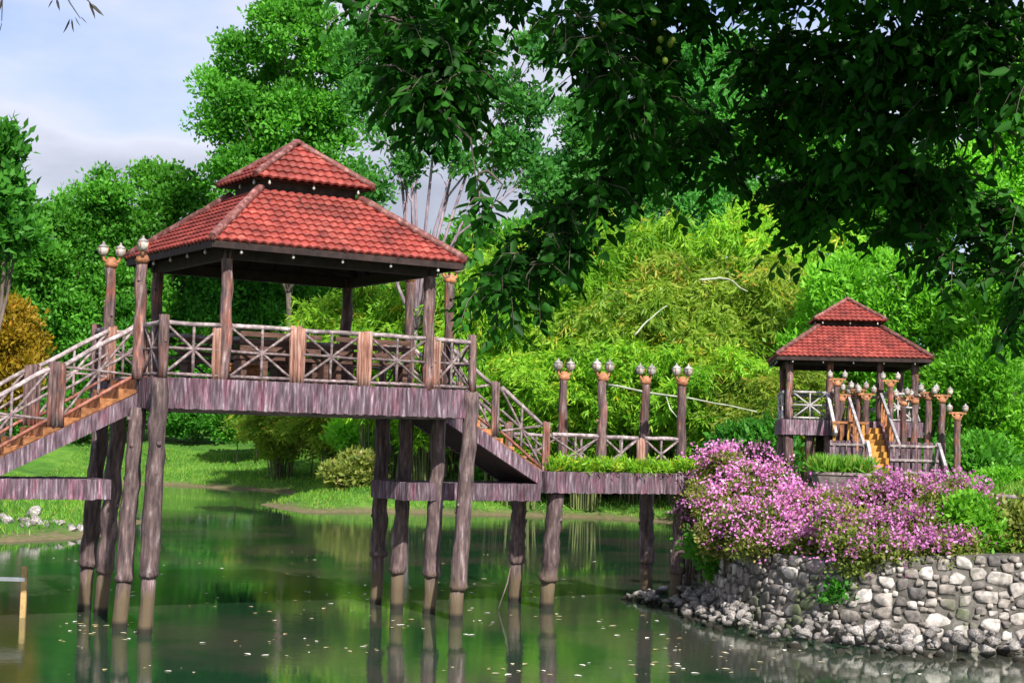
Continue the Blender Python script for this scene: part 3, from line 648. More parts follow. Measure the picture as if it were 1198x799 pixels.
# ------------------------------------------------------------------ the small pavilion on the far bank
S = Frame(9.27, 54.0, -.11)
A_, B_ = 4.08, 3.9; ZG = 2.65
p2 = S.root('pavilion', (A_ / 2, B_ / 2, ZG), 'small red tiled two tiered pavilion among the bamboo beyond the pink flowers', 'pavilion')
MB().box((-.12, -.12, ZD - .42), (A_ + .12, B_ + .12, ZD - .02)).build('deck', M['concrete'], p2)
fascia(p2, [(-.25, -.25), (A_ + .25, -.25)], ZD, .5); fascia(p2, [(A_ + .25, -.145), (A_ + .25, B_ + .145)], ZD, .5)
fascia(p2, [(A_ + .25, B_ + .25), (-.25, B_ + .25)], ZD, .5); fascia(p2, [(-.25, B_ + .145), (-.25, -.145)], ZD, .5)
for (u, v) in ((0, 0), (A_, 0), (0, B_), (A_, B_), (1.32, 0), (2.95, 0)):
    logpost(p2, u, v, ZD - .03, ZD + 2.0, .12, 'log', 'roof_post', 1)
for (u, v) in ((-.02, 0), (A_, 0), (0, B_), (A_, B_), (.7, 0.1), (1.32, .05), (2.95, .05), (2.0, B_)):
    logpost(p2, u, v, ZG - .3, ZD - .42, .16, 'log', 'stilt', 1)
MB().box((1.0, 1.4, ZG - .3), (A_ - .5, 1.6, ZD - .42)).build('back_wall', M['soffit'], p2)
pavilion_roof(p2, 0, 0, A_, B_, ZD, drop=.33, q_=.92)
for (a, b) in (((.12, -.18), (1.2, -.18)), ((3.05, -.18), (3.98, -.18)), ((.1, B_ + .15), (2.0, B_ + .15)), ((2.1, B_ + .15), (3.98, B_ + .15)), ((-.18, .1), (-.18, 1.9)), ((-.18, 2.0), (-.18, 3.8)), ((A_ + .18, .1), (A_ + .18, 1.9)), ((A_ + .18, 2.0), (A_ + .18, 3.8))):
    panel(p2, (*a, ZD), (*b, ZD), mats=('whiterail', 'whiterail'), h=.95, bottom='whiterail')
# its stair: from the deck to the ground, leaning right as it comes down
st = S.root('staircase', (2.3, -3.6, ZG), 'narrow ochre stair coming down from the small pavilion', 'staircase')
n = 9; sx = MB()
T0, T1 = Vector((2.42, -.26, ZD - .03)), Vector((2.62, -3.75, 2.66)); WD = .47
for i in range(n):
    a = T0.lerp(T1, i / n); b = T0.lerp(T1, (i + 1) / n); zt = T0.z - (T0.z - T1.z) * (i + 1) / n
    sx.add([(a.x - WD, a.y, zt - .5), (a.x + WD, a.y, zt - .5), (b.x + WD, b.y, zt - .5), (b.x - WD, b.y, zt - .5),
            (a.x - WD, a.y, zt + .0), (a.x + WD, a.y, zt), (b.x + WD, b.y, zt), (b.x - WD, b.y, zt)],
           [(3, 2, 1, 0), (4, 5, 6, 7), (0, 1, 5, 4), (1, 2, 6, 5), (2, 3, 7, 6), (3, 0, 4, 7)])
sx.build('steps', M['ochre'], st)
for s in (-1, 1):
    a = T0 + Vector((s * (WD + .07), 0, 0)); b = T1 + Vector((s * (WD + .07), 0, 0))
    MB().bar(a + Vector((0, 0, -.15)), b + Vector((0, 0, -.1)), .1, .4).build('stringer', M['fascia'], st)
    MB().bar(a + Vector((0, 0, .92)), b + Vector((0, 0, .92)), .08, .10).build('handrail', M['whiterail'], st)
    for k in range(9):
        p = a.lerp(b, (k + .5) / 9); MB().bar(p, p + Vector((0, 0, .9)), .06, .06).build('baluster', M['step'] if k < 6 else M['lattice'], st)
# landing beside the stair with its own row of balusters
la, lb = at(972, 500, 52.6).x, at(1014, 500, 52.6).x
LO = lambda x, y, z: (Vector((x, y, 0)) - S.o, z)
def inS(x, y, z):
    d = Vector((x, y, 0)) - S.o; return Vector((d.x * S.c + d.y * S.s, -d.x * S.s + d.y * S.c, z))
q0, q1 = inS(la, 52.4, 0), inS(lb, 52.4, 0)
MB().box((q0.x, q0.y, 2.5), (q1.x, q1.y + 1.2, 3.74)).build('landing', M['concrete'], st)
for k in range(5):
    p = q0.lerp(q1, (k + .3) / 5) + Vector((0, -.03, 3.72)); MB().bar(p, p + Vector((0, 0, .62)), .09, .05).build('baluster', M['step'] if k % 2 else M['ochre'], st)
MB().bar(q0 + Vector((0, -.06, 4.33)), q1 + Vector((0, -.06, 4.33)), .06, .07).build('handrail', M['step'], st)
MB().bar(inS(at(968, 459, 53.6).x, 53.6, 5.3), inS(at(978, 515, 52.2).x, 52.2, 3.95), .09, .12).build('handrail', M['whiterail'], st)
def picket(xa, xb, Yd, z0, h, label, rise=None):
    k = max(2, int((xb - xa) / .17)); r = WORLD.root('picket_fence', ((xa + xb) / 2, Yd, z0), label, 'fence')
    for i in range(k + 1):
        x = xa + (xb - xa) * i / k
        MB().bar((x, Yd, z0 - .2), (x, Yd, z0 + h + random.uniform(.02, .08)), .10, .05).build('picket', M['fascia'], r)
    for zz in (.12, h * .5, h - .06): MB().bar((xa - .05, Yd - .05, z0 + zz), (xb + .05, Yd - .05, z0 + zz), .045, .07).build('fence_rail', M['rail'], r)
    return r
X_ = lambda px, Yd: at(px, 500, Yd).x
fl = picket(X_(973, 49.6), X_(1014, 49.6), 49.6, 2.7, .98, 'short picket fence left of the foot of the ochre stair')
MB().bar((X_(1015, 49.5), 49.45, 3.72), (X_(1021, 48.6), 48.4, 2.75), .09, .1).build('end_rail', M['whiterail'], fl)
frr = picket(X_(1043, 49.6), X_(1096, 49.6), 49.6, 2.7, .98, 'longer picket fence right of the foot of the ochre stair')
MB().bar((X_(1098, 49.5), 49.45, 3.70), (X_(1108, 48.6), 48.4, 2.75), .09, .1).build('end_rail', M['whiterail'], frr)
SG = 'twin lantern lamp posts crowding round the stair of the small pavilion'
for (px, Yd, zt, lab) in ((979, 53.1, 5.95, 'tall lamp post left of the small pavilion stair head, just under its eave'), (1041, 53.2, 5.95, 'tall lamp post right of the small pavilion stair head, just under its eave'),
        (984, 53.2, 5.45, 'leftmost of the four low lamp posts left of the ochre stair'), (994, 53.3, 5.55, 'second from left of the four lamp posts left of the ochre stair'), (1004, 53.1, 5.62, 'third from left of the four lamp posts left of the ochre stair'), (1013, 52.9, 5.48, 'lamp post closest to the left edge of the ochre stair'),
        (1057, 51.2, 5.32, 'first lamp post behind the right picket fence counting from the stair'), (1070, 51.0, 5.38, 'second lamp post behind the right picket fence counting from the stair'), (1086, 50.8, 5.5, 'third lamp post behind the right picket fence counting from the stair'), (1102, 50.6, 5.42, 'lamp post at the right end of the picket fence'), (1120, 49.8, 4.87, 'lamp post standing alone right of the picket fence against green leaves')):
    p = at(px, 500, Yd); g = 3.74 if (980 < px < 1016 and zt < 6) else (gz(p.x, Yd) if zt < 6 else 3.3)
    lamp_post(WORLD, p.x, Yd, g, zt - g, lab, SG, (1, 0), .10, tee=.27)
# planter with grass below the pavilion, little rail in front
pa = at(985, 550, 44); pz = gz(pa.x, 44)
pln = WORLD.root('planter', (pa.x, 44, 2.5), 'grey tapered planter with tufts of grass below the small pavilion', 'planter')
mb = MB(); 
def taper(mb, cx, cy, z0, z1, w0, w1, d0, d1):
    vs = [(cx + i * w, cy + j * d, z) for (w, d, z) in ((w0, d0, z0), (w1, d1, z1)) for i, j in ((-1, -1), (1, -1), (1, 1), (-1, 1))]
    mb.add(vs, [(3, 2, 1, 0), (4, 5, 6, 7), (0, 1, 5, 4), (1, 2, 6, 5), (2, 3, 7, 6), (3, 0, 4, 7)])
taper(mb, pa.x, 44, 2.2, 2.78, .55, .78, .4, .55); mb.build('planter_box', M['concrete'], pln)
mb = MB(); taper(mb, pa.x, 44, 2.78, 2.85, .82, .82, .58, .58); mb.build('rim', M['lattice'], pln)

# ------------------------------------------------------------------ terrace wall of rubble stone
WPX = [(806, 652, 37.0), (828, 649, 35.2), (868, 646, 32.6), (930, 650, 30.6), (1010, 656, 29.5), (1105, 650, 29.1), (1200, 650, 29.0), (1330, 652, 29.0)]
WP = [at(*p) for p in WPX]
def wpath(t):
    n = len(WP) - 1; i = min(int(t * n), n - 1); f = t * n - i
    p0, p1, p2_, p3 = WP[max(i - 1, 0)], WP[i], WP[i + 1], WP[min(i + 2, n)]
    return .5 * ((2 * p1) + (-p0 + p2_) * f + (2 * p0 - 5 * p1 + 4 * p2_ - p3) * f * f + (-p0 + 3 * p1 - 3 * p2_ + p3) * f ** 3)
K = 160; path = [wpath(i / K) for i in range(K + 1)]
tan = [(path[min(i + 1, K)] - path[max(i - 1, 0)]).normalized() for i in range(K + 1)]
nor = [Vector((t.y, -t.x, 0)).normalized() for t in tan]     # towards the water
acc = [0]
for i in range(K): acc.append(acc[-1] + (path[i + 1] - path[i]).length)
def wsurf(s, z):
    i = int(np.searchsorted(acc, s)); i = min(max(i, 1), K); f = (s - acc[i - 1]) / (acc[i] - acc[i - 1] + 1e-9)
    p = path[i - 1].lerp(path[i], f); nn = nor[i - 1].lerp(nor[i], f).normalized(); top = p.z
    bulge = .10 * noise.noise(Vector((s * .5, z * .8, 3))); return Vector((p.x, p.y, z)) + nn * ((top - z) * .22 + bulge), nn, top
wall = WORLD.root('stone_wall', tuple(path[80]), 'curved grey rubble stone retaining wall at the waterside under the pink shrubs', 'stone wall')
mb = MB(); rows = 14; base = 0
for i in range(K + 1):
    top = path[i].z
    for r in range(rows + 1):
        z = -.5 + (top + .5) * r / rows; p, nn, _ = wsurf(acc[i], z); mb.v.append(p - nn * (.03 - .02 * noise.noise(p * 4)))
    mb.v.append(path[i] - nor[i] * .55 + Vector((0, 0, .02))); mb.v.append(path[i] - nor[i] * .6 - Vector((0, 0, 1.2)))
W_ = rows + 3
for i in range(K):
    for r in range(W_ - 1): a = i * W_ + r; mb.f.append([a, a + W_, a + W_ + 1, a + 1]); mb.sm.append(False)
mb.build('mortar', M['mortar'], wall)
import bmesh
def ico(sub):
    b = bmesh.new(); bmesh.ops.create_icosphere(b, subdivisions=sub, radius=1); V = np.array([v.co[:] for v in b.verts]); Fc = np.array([[v.index for v in f.verts] for f in b.faces]); b.free(); return V, Fc
IV, IF = ico(3)
SVs, SFs, ST = [], [], []
def stone(c, ax, ay, az, w, h, d, tint):
    v = np.sign(IV) * np.abs(IV) ** .28
    for q in unit(RNG.normal(size=(6, 3)) * np.array([1, .35, 1])): dd = v @ q; v = v - np.outer(np.maximum(dd - .86, 0), q)
    v = v + RNG.normal(0, .02, v.shape)
    sh = RNG.uniform(-.18, .18, 4); v = np.stack([v[:, 0] * (1 + sh[0] * v[:, 2]) + sh[2] * v[:, 2] * .5, v[:, 1], v[:, 2] * (1 + sh[1] * v[:, 0]) + sh[3] * v[:, 0] * .6], 1)
    P = np.array(c) + v[:, :1] * w * np.array(ax) + v[:, 1:2] * d * np.array(ay) + v[:, 2:] * h * np.array(az)
    SFs.append(IF + sum(len(q) for q in SVs)); SVs.append(P); ST.append(np.full(len(P), tint))
tot = acc[-1]; z = -.15; row = 0
IV, IF = ico(2)
placed = np.zeros((0, 4))
for size, tries in ((.8, 900), (.62, 5000), (.46, 9000), (.34, 9000), (.24, 6000)):
    for _ in range(tries):
        w_ = size * random.uniform(.34, .5) * (1.15 if random.random() < .3 else .85); h = size * random.uniform(.22, .32); s = random.uniform(0, tot); zc = random.uniform(-.15, 1.75)
        if len(placed):
            dx = np.abs(placed[:, 0] - s) / ((placed[:, 2] + w_) * .5 + .008); dz = np.abs(placed[:, 1] - zc) / ((placed[:, 3] + h) * .5 + .008)
            if (dx ** 3 + dz ** 3 < .93).any(): continue
        p, nn, top = wsurf(s, zc)
        if zc + h * .35 > top: continue
        placed = np.vstack([placed, [s, zc, w_, h]])
        ax = Vector((-nn.y, nn.x, 0)); a_ = random.uniform(-.2, .2); axx = (ax * math.cos(a_) + Vector((0, 0, 1)) * math.sin(a_)); azz = axx.cross(nn).normalized()
        stone(p - nn * .02, axx, nn, azz, w_ * .545, h * .555, random.uniform(.03, .07), float(np.clip(random.gauss(.56 if s > tot * .5 else .38, .24), 0, 1)))
link('stones', mesh_np('stones', np.concatenate(SVs) - np.array(path[80]), np.concatenate(SFs), M['stone'], np.concatenate(ST), smooth=False), wall)
# loose rocks on the waterline
RM = []
for k in range(7):
    V, Fc = ico(2); dn = np.array([noise.noise(Vector(v) * 1.1 + Vector((k * 9, 0, 0))) for v in V]); V = V * (1 + .5 * dn[:, None]) * np.array([1.25, random.uniform(.6, .9), random.uniform(.5, .75)])
    q = RNG.normal(size=(11, 3)); q /= np.linalg.norm(q, axis=1)[:, None]
    for nn in q:    # chisel flat facets
        dd = V @ nn; lim = .5; V = V - np.outer(np.maximum(dd - lim, 0), nn)
    RM.append(mesh_np('rock', V + RNG.normal(0, .012, V.shape), Fc, M['rock']))
def rock(p, s, label, group, rz=None):
    o = link('rock', random.choice(RM), None, p); o.scale = (s, s * random.uniform(.8, 1.2), s * random.uniform(.8, 1.1))
    o.rotation_euler = (random.uniform(-.5, .5), random.uniform(-.5, .5), random.uniform(0, 6.28)); tag(o, label, 'rock', group); return o
for i in range(295):
    s = random.uniform(0, tot * .99); f = random.random() ** 1.3; i0 = min(int(np.searchsorted(acc, s)), K)
    big = s / tot
    p, nn, top = wsurf(s, .2); outd = .05 + f * (.85 + .5 * (big > .55) + .5 * (big < .12)); q = p + nn * outd
    zz = .42 * (1 - f) + random.uniform(-.03, .05) - .04
    rock((q.x, q.y, zz), random.uniform(.055, .155) * (1.2 if big > .6 else 1), 'pale loose stone heaped at the foot of the rubble wall', 'loose stones at the foot of the rubble wall')
for (px, py, s_) in ((775, 690, .26), (765, 702, .22), (1165, 742, .3), (1180, 760, .22), (1150, 745, .24)):
    q = at(px, py, 1); d = q - Vector((0, 0, EYE)); t = (EYE - .08) / -d.z; q = Vector((0, 0, EYE)) + d * t
    rock((q.x, q.y, .05), s_, {775: 'rounded brownish stone beside the last bridge stilt', 765: 'flat pale stone at the water by the last bridge stilt', 1165: 'largest pale boulder at the right water edge', 1180: 'pale stone lowest at the right water edge', 1150: 'pale stone left of the largest boulder at the water edge'}[px], None)
for i in range(26):
    px = random.uniform(-5, 96); d = at(px, 628 - px * .02, 1) - Vector((0, 0, EYE)); t = EYE / -d.z; q = Vector((0, 0, EYE)) + d * t
    q.y += random.uniform(-.2, 1.2); rock((q.x, q.y, gz(q.x, q.y) + .04), random.uniform(.1, .3), 'pale stone lying along the left grassy shore', 'pale stones along the left shore')
rk = at(40, 608, 55); rock((rk.x, 55, gz(rk.x, 55) + .2), .36, 'largest pale rock sitting on the left grass bank', None)

# ------------------------------------------------------------------ foliage
def leaf_mesh(name, C, D, Ln, Wd, mat, tint, shape='quad', nrm=None):
    """C bases, D directions, Ln lengths, Wd widths"""
    n = len(C); r = RNG.normal(size=(n, 3)) if nrm is None else nrm
    S_ = unit(np.cross(D, r)); Nn = unit(np.cross(S_, D)); Ln = np.asarray(Ln)[:, None] * np.ones((n, 1)); Wd = np.asarray(Wd)[:, None] * np.ones((n, 1))
    if shape == 'quad':
        P = [C, C + D * Ln * .45 + S_ * Wd * .5 + Nn * Wd * .12, C + D * Ln, C + D * Ln * .45 - S_ * Wd * .5 + Nn * Wd * .12]
        V = np.stack(P, 1).reshape(-1, 3); F = np.arange(4 * n).reshape(n, 4); k = 4
    else:
        # ovate leaf with a drooping tip, folded on its midrib
        P = [C, C + D * Ln * .28 + S_ * Wd * .46 + Nn * Wd * .14, C + D * Ln * .66 + S_ * Wd * .36 + Nn * Wd * .08, C + D * Ln - Nn * Wd * .2, C + D * Ln * .66 - S_ * Wd * .36 + Nn * Wd * .08, C + D * Ln * .28 - S_ * Wd * .46 + Nn * Wd * .14]
        V = np.stack(P, 1).reshape(-1, 3); b = np.arange(n)[:, None] * 6
        F = np.concatenate([b + np.array([[0, 1, 2, 3]]), b + np.array([[0, 3, 4, 5]])]); k = 6
    return mesh_np(name, V, F, mat, np.repeat(tint, k))
def crown(lobes, nclump, per, Ln, Wd, cr, flat=.6, sub=9, subr=.42, hollow=.55, up=.5, gap=0.0):
    """lobes: (centre, (rx,ry,rz)); knobbly crown of clumps on smaller lobes"""
    C = []; D = []; T = []; vol = np.array([r[0] * r[2] for _, r in lobes]); vol = vol / vol.sum()
    for (c, r), w_ in zip(lobes, vol):
        c = np.array(c, float); r = np.array(r, float)
        d = unit(RNG.normal(size=(sub, 3)) + np.array([0, 0, .25])); sc_ = c + d * r * RNG.uniform(.5, .85, (sub, 1))
        stint = RNG.uniform(.1, .9, sub); k = max(4, int(nclump * w_)); pick = RNG.integers(0, sub, k)
        dd = unit(RNG.normal(size=(k, 3)) + np.array([0, 0, .3])); rad = hollow + (1 - hollow) * RNG.random((k, 1)) ** .5
        sr = subr * RNG.uniform(.75, 1.25, sub)
        cc = sc_[pick] + dd * r * sr[pick][:, None] * rad
        for i in range(k):
            e = RNG.normal(size=(per, 3)) * cr * np.array([1, 1, flat]); C.append(cc[i] + e)
            o = dd[i] * .8 + np.array([0, 0, up]) + RNG.normal(size=(per, 3)) * .75; D.append(o)
            T.append(np.clip(stint[pick[i]] * .6 + RNG.normal(.2, .12) + RNG.normal(0, .1, per), 0, 1))
    return np.concatenate(C), unit(np.concatenate(D)), np.concatenate(T)
def limbs(base, lobes, r0, fork=.35, twigs=3, lean=0.0):
    mb = MB(); base = Vector(base); top = Vector(np.mean([np.array(l[0]) for l in lobes], axis=0)); fk = base.lerp(top, fork); fk.x = base.x * .7 + fk.x * .3
    mb.log(base - Vector((0, 0, .6)), fk, r0, r0 * .7, n=9, seg=1.0, wob=r0 * .6, lump=.3)
    for (c, r) in lobes:
        c = Vector(c); mid = Vector((fk.x * .62 + c.x * .38 + random.uniform(-.6, .6), fk.y * .6 + c.y * .4, fk.z * .42 + c.z * .58))
        pts = [fk, fk.lerp(mid, .5), mid, mid.lerp(c, .5), c]; mb.tube(pts, [r0 * .55, r0 * .42, r0 * .32, r0 * .22, r0 * .12], 7, wob=r0 * 1.3)
        for k in range(twigs):
            d = Vector((random.gauss(0, 1), random.gauss(0, 1), random.gauss(.4, .8))).normalized(); e = c + Vector((d.x * r[0], d.y * r[1], d.z * r[2])) * .85
            s_ = mid.lerp(c, random.uniform(.1, .9)); mb.tube([s_, s_.lerp(e, .5) + Vector((0, 0, .2)), e], [r0 * .14, r0 * .09, r0 * .03], 5)
    return mb
def tree(name, label, px, Yd, lobes_px, mat, trunkmat='trunk', nclump=900, per=14, Ln=.42, Wd=.22, cr=.35, r0=.35, base_px=None, group='trees beyond the pond', fork=.35, **kw):
    """lobes_px: (px, py, rpx, rpy) seen from the path; depth of a lobe follows its width"""
    bx = at(base_px or px, 500, Yd).x; bz = gz(bx, Yd); root = WORLD.root(name, (bx, Yd, bz), label, 'tree' if 'tree' in name else name.replace('_', ' '), group)
    k = Yd / F_PX; lobes = []
    for (x, y, rx, ry) in lobes_px:
        dy = random.uniform(-.5, .5) * rx * k; p = at(x, y, Yd + dy); lobes.append(((p.x, p.y, p.z), (rx * k, rx * k * .9, ry * k)))
    C, D, T = crown(lobes, nclump, per, Ln, Wd, cr, **kw); n = len(C)
    me = leaf_mesh('crown', C - np.array([bx, Yd, bz]), D, RNG.uniform(.7, 1.3, n) * Ln, RNG.uniform(.7, 1.3, n) * Wd, M[mat], T)
    link('crown', me, root)
    limbs((bx, Yd, bz), lobes, r0, fork).build('trunk', M[trunkmat], root)
    return root
TG = 'trees beyond the pond'
tree('broadleaf_tree', 'big deep green tree rising behind the large pavilion roof', 335, 112, [(300, 100, 62, 60), (262, 130, 44, 50), (350, 45, 55, 48), (340, 150, 60, 60), (385, 110, 45, 60), (290, 200, 60, 50), (380, 200, 50, 50), (330, 20, 40, 30), (300, 270, 70, 50), (400, 270, 60, 45)], 'leaf_mid', nclump=3200, per=20, r0=.26, fork=.5, sub=14, subr=.33, Ln=.38, Wd=.21, cr=.38)
tree('broadleaf_tree', 'tall open tree with pale forked limbs right of the large pavilion roof', 490, 80, [(430, 60, 42, 45), (480, 30, 45, 35), (440, 130, 32, 40), (500, 110, 42, 38), (560, 80, 42, 48), (610, 120, 32, 42), (590, 180, 42, 34), (530, 190, 34, 20), (470, 190, 24, 30), (625, 200, 18, 28), (540, 30, 40, 30), (430, 220, 26, 34), (620, 60, 28, 26)], 'leaf_cool', 'paletrunk', nclump=1250, per=14, r0=.2, base_px=478, fork=.42, Ln=.36, Wd=.19, cr=.3, sub=9, subr=.36)
tree('broadleaf_tree', 'low rounded green tree just right of the pavilion eave', 600, 92, [(590, 290, 45, 28), (545, 285, 36, 24), (640, 300, 45, 30), (600, 340, 70, 50)], 'leaf_mid', nclump=900, r0=.25)
for i, (px, lob, mt, lab) in enumerate((
        (30, [(20, 300, 60, 45), (70, 280, 45, 40), (10, 370, 60, 50), (60, 360, 60, 60)], 'leaf_mid', 'green tree behind the left stair railing at the left edge'),
        (110, [(90, 265, 42, 36), (125, 235, 36, 32), (140, 290, 45, 45), (95, 340, 60, 55), (130, 380, 60, 60)], 'leaf_mid', 'bushy green tree behind the top of the left stair'),
        (185, [(185, 225, 40, 34), (215, 250, 40, 40), (170, 280, 40, 45), (200, 330, 60, 60), (190, 400, 70, 60)], 'leaf_mid', 'round green tree left of the large pavilion roof'),
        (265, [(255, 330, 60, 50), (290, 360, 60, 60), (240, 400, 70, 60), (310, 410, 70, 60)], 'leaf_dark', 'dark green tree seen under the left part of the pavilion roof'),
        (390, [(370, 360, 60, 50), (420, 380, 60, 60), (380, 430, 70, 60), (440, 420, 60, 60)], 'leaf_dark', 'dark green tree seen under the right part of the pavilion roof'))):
    tree('broadleaf_tree', lab, px, 116 + 2 * i, lob, mt, nclump=1900, per=22, Ln=.38, Wd=.21, cr=.42, r0=.3, sub=14, subr=.36)
tree('broadleaf_tree', 'dark leafy tree leaning in at the left edge of the view', -40, 46, [(-15, 190, 34, 34), (8, 225, 22, 22), (-20, 260, 50, 40), (15, 285, 24, 22), (-45, 320, 40, 50), (5, 165, 16, 16)], 'leaf_dark', nclump=750, per=12, Ln=.3, Wd=.15, cr=.22, r0=.2, base_px=-45)
tree('broadleaf_tree', 'ochre yellow leaved small tree at the left edge', 2, 68, [(-5, 400, 38, 42), (25, 410, 24, 34), (-15, 440, 40, 40), (8, 374, 26, 22), (30, 440, 26, 28)], 'leaf_yellow', nclump=1300, Ln=.26, Wd=.12, cr=.25, r0=.14)
for (px, Yd, lob, mt, lab) in (
        (690, 118, [(680, 150, 42, 40), (715, 190, 50, 45), (665, 220, 45, 40), (720, 250, 60, 50), (670, 280, 60, 50)], 'leaf_cool', 'rounded cool green tree behind the bamboo, left of the hanging leaves'),
        (790, 122, [(770, 190, 55, 40), (815, 215, 55, 42), (760, 250, 60, 45), (830, 270, 60, 50)], 'leaf_cool', 'rounded cool green tree behind the bamboo in the middle'),
        (815, 135, [(800, 80, 48, 38), (850, 65, 45, 40), (830, 130, 60, 42), (780, 130, 40, 34), (870, 130, 45, 50)], 'leaf_cool', 'tall pale green tree whose top shows in the sky gap'),
        (900, 128, [(900, 190, 60, 50), (940, 240, 60, 50), (880, 270, 60, 50), (960, 170, 60, 60)], 'leaf_mid', 'green tree behind the yellow tipped bamboo'),
        (1040, 120, [(1010, 230, 60, 60), (1060, 200, 60, 60), (1030, 290, 70, 50), (1100, 250, 60, 70), (980, 290, 60, 50)], 'leaf_mid', 'green tree above the small pavilion roof'),
        (1160, 118, [(1150, 130, 60, 60), (1190, 180, 60, 60), (1140, 220, 60, 60), (1190, 270, 60, 60), (1210, 90, 50, 60)], 'leaf_bright', 'light green tree at the right edge behind the hanging leaves')):
    tree('broadleaf_tree', lab, px, Yd, lob, mt, nclump=1800, per=20, Ln=.38, Wd=.2, cr=.42, r0=.3, sub=12, subr=.38)
for (px, Yd, lob, lab) in (
        (1000, 74, [(985, 345, 42, 40), (1020, 320, 38, 30), (960, 400, 40, 50), (1010, 400, 55, 50)], 'bright green feathery tree directly behind the small pavilion'),
        (1085, 71, [(1060, 340, 42, 35), (1105, 370, 48, 45), (1080, 420, 55, 50), (1130, 440, 50, 50), (1090, 480, 55, 45)], 'bright green feathery tree right of the small pavilion roof'),
        (1165, 68, [(1160, 350, 50, 45), (1190, 400, 50, 50), (1150, 450, 55, 55), (1190, 490, 55, 50), (1150, 520, 55, 40)], 'bright green feathery tree at the right edge above the shrubs')):
    tree('feathery_tree', lab, px, Yd, lob, 'leaf_bright', nclump=2000, per=14, Ln=.32, Wd=.12, cr=.34, r0=.22, flat=.45)

# ---- bamboo
def bamboo_mesh(seed, H, ncul, spread, dens=1.0):
    rg = np.random.default_rng(seed); mb = MB(); C = []; D = []; T = []
    for i in range(ncul):
        a = rg.uniform(0, 6.28); b0 = np.array([math.cos(a), math.sin(a), 0]) * rg.uniform(0, .9); h = H * rg.uniform(.55, 1.0); out = spread * rg.uniform(.25, 1.1)
        d = np.array([math.cos(a + rg.normal(0, .4)), math.sin(a + rg.normal(0, .4)), 0]); pts = []
        for t in np.linspace(0, 1, 9):
            zz = h * (math.sin(min(t, 1) * 1.9) / math.sin(1.57) if t < .83 else math.sin(1.9 * .83) - (t - .83) * .9)
            pts.append(b0 + d * out * t ** 1.8 + np.array([0, 0, zz]))
        mb.tube(pts, list(np.linspace(.05, .01, 9)), 5, cap=False)
        P = np.array(pts); k = int(95 * dens); t = rg.uniform(.18, 1, k) ** .8 * 8; i0 = np.minimum(t.astype(int), 7); f = (t - i0)[:, None]
        q = P[i0] * (1 - f) + P[i0 + 1] * f
        sd = unit(rg.normal(size=(k, 3)) * np.array([1, 1, .4]) + d * .5); ctint = rg.uniform(.15, .85)
        for m_ in range(k):
            n_ = 9; ln = rg.uniform(.4, 1.3); s_ = rg.random((n_, 1)) * ln; dr = np.array([0, 0, -1.0]) * s_ ** 1.6 * .35
            C.append(q[m_] + sd[m_] * s_ + dr); D.append(sd[m_] * .7 + np.array([0, 0, -.55]) + rg.normal(size=(n_, 3)) * .5)
            T.append(np.clip(ctint * .6 + rg.normal(.22, .17) + rg.normal(0, .08, n_), 0, 1))
    C = np.concatenate(C); n = len(C)
    return leaf_mesh('foliage', C, unit(np.concatenate(D)), rg.uniform(.28, .55, n), rg.uniform(.06, .11, n), M['leaf_bamboo'], np.concatenate(T)), mb.mesh('culms', M['culm'])
BM = [bamboo_mesh(s, 10, 44, 4.2) for s in (1, 2, 3)]
BD = []
for f_, c_ in BM[:2]:
    f2 = f_.copy(); f2.materials[0] = M['leaf_bamboo_dry']; BD.append((f2, c_))
def bamboo(px, Yd, toppx, scxy, label, dry=False, k=None):
    x = at(px, 500, Yd).x; z0 = gz(x, Yd) - .1; zt = at(px, toppx, Yd).z; s = (zt - z0) / 9.6
    e = WORLD.root('bamboo_clump', (x, Yd, z0), label, 'bamboo', 'bamboo clumps on the far bank'); e.rotation_euler = (0, 0, random.uniform(0, 6.28)); e.scale = (scxy, scxy, s)
    f_, c_ = (random.choice(BD) if dry else BM[k if k is not None else random.randrange(3)])
    link('foliage', f_, e); link('culms', c_, e); return e
for a in ((445, 86, 330, 1.0, 'bamboo clump behind the railing at the right of the large pavilion', False), (520, 84, 300, .9, 'bamboo clump behind the right stair head', False),
          (585, 80, 300, 1.0, 'bamboo clump above the short right stair', False), (655, 82, 275, 1.05, 'bamboo clump behind the leftmost platform lamp post', False),
          (735, 84, 262, 1.1, 'tall rounded bamboo clump behind the middle platform lamp posts', False), (790, 78, 335, 1.1, 'brownish bamboo clump behind the right platform lamp post', True),
          (860, 80, 300, 1.1, 'dry tinged bamboo clump left of the small pavilion', True), (905, 84, 238, 1.0, 'tallest bamboo clump with yellow tips left of the small pavilion roof', False),
          (960, 80, 330, .9, 'bamboo clump rising behind the small pavilion', True), (690, 77, 400, .9, 'low bamboo clump behind the platform railing, left part', False),
          (610, 77, 420, .85, 'low bamboo clump behind the foot of the right stair', False), (835, 74, 410, .85, 'low drooping bamboo clump above the left pink shrub', False), (745, 78, 390, 1.0, 'low bamboo clump between the second and third platform lamp posts', False),
          (500, 82, 400, .9, 'low bamboo clump under the large pavilion, right part', False), (395, 98, 440, .9, 'low bamboo clump hanging over the far water edge under the pavilion', True), (330, 104, 470, .8, 'small dry bamboo clump over the grass bank under the pavilion', True), (900, 72, 430, .8, 'low bamboo clump beside the small pavilion stilts', True)):
    bamboo(*a)
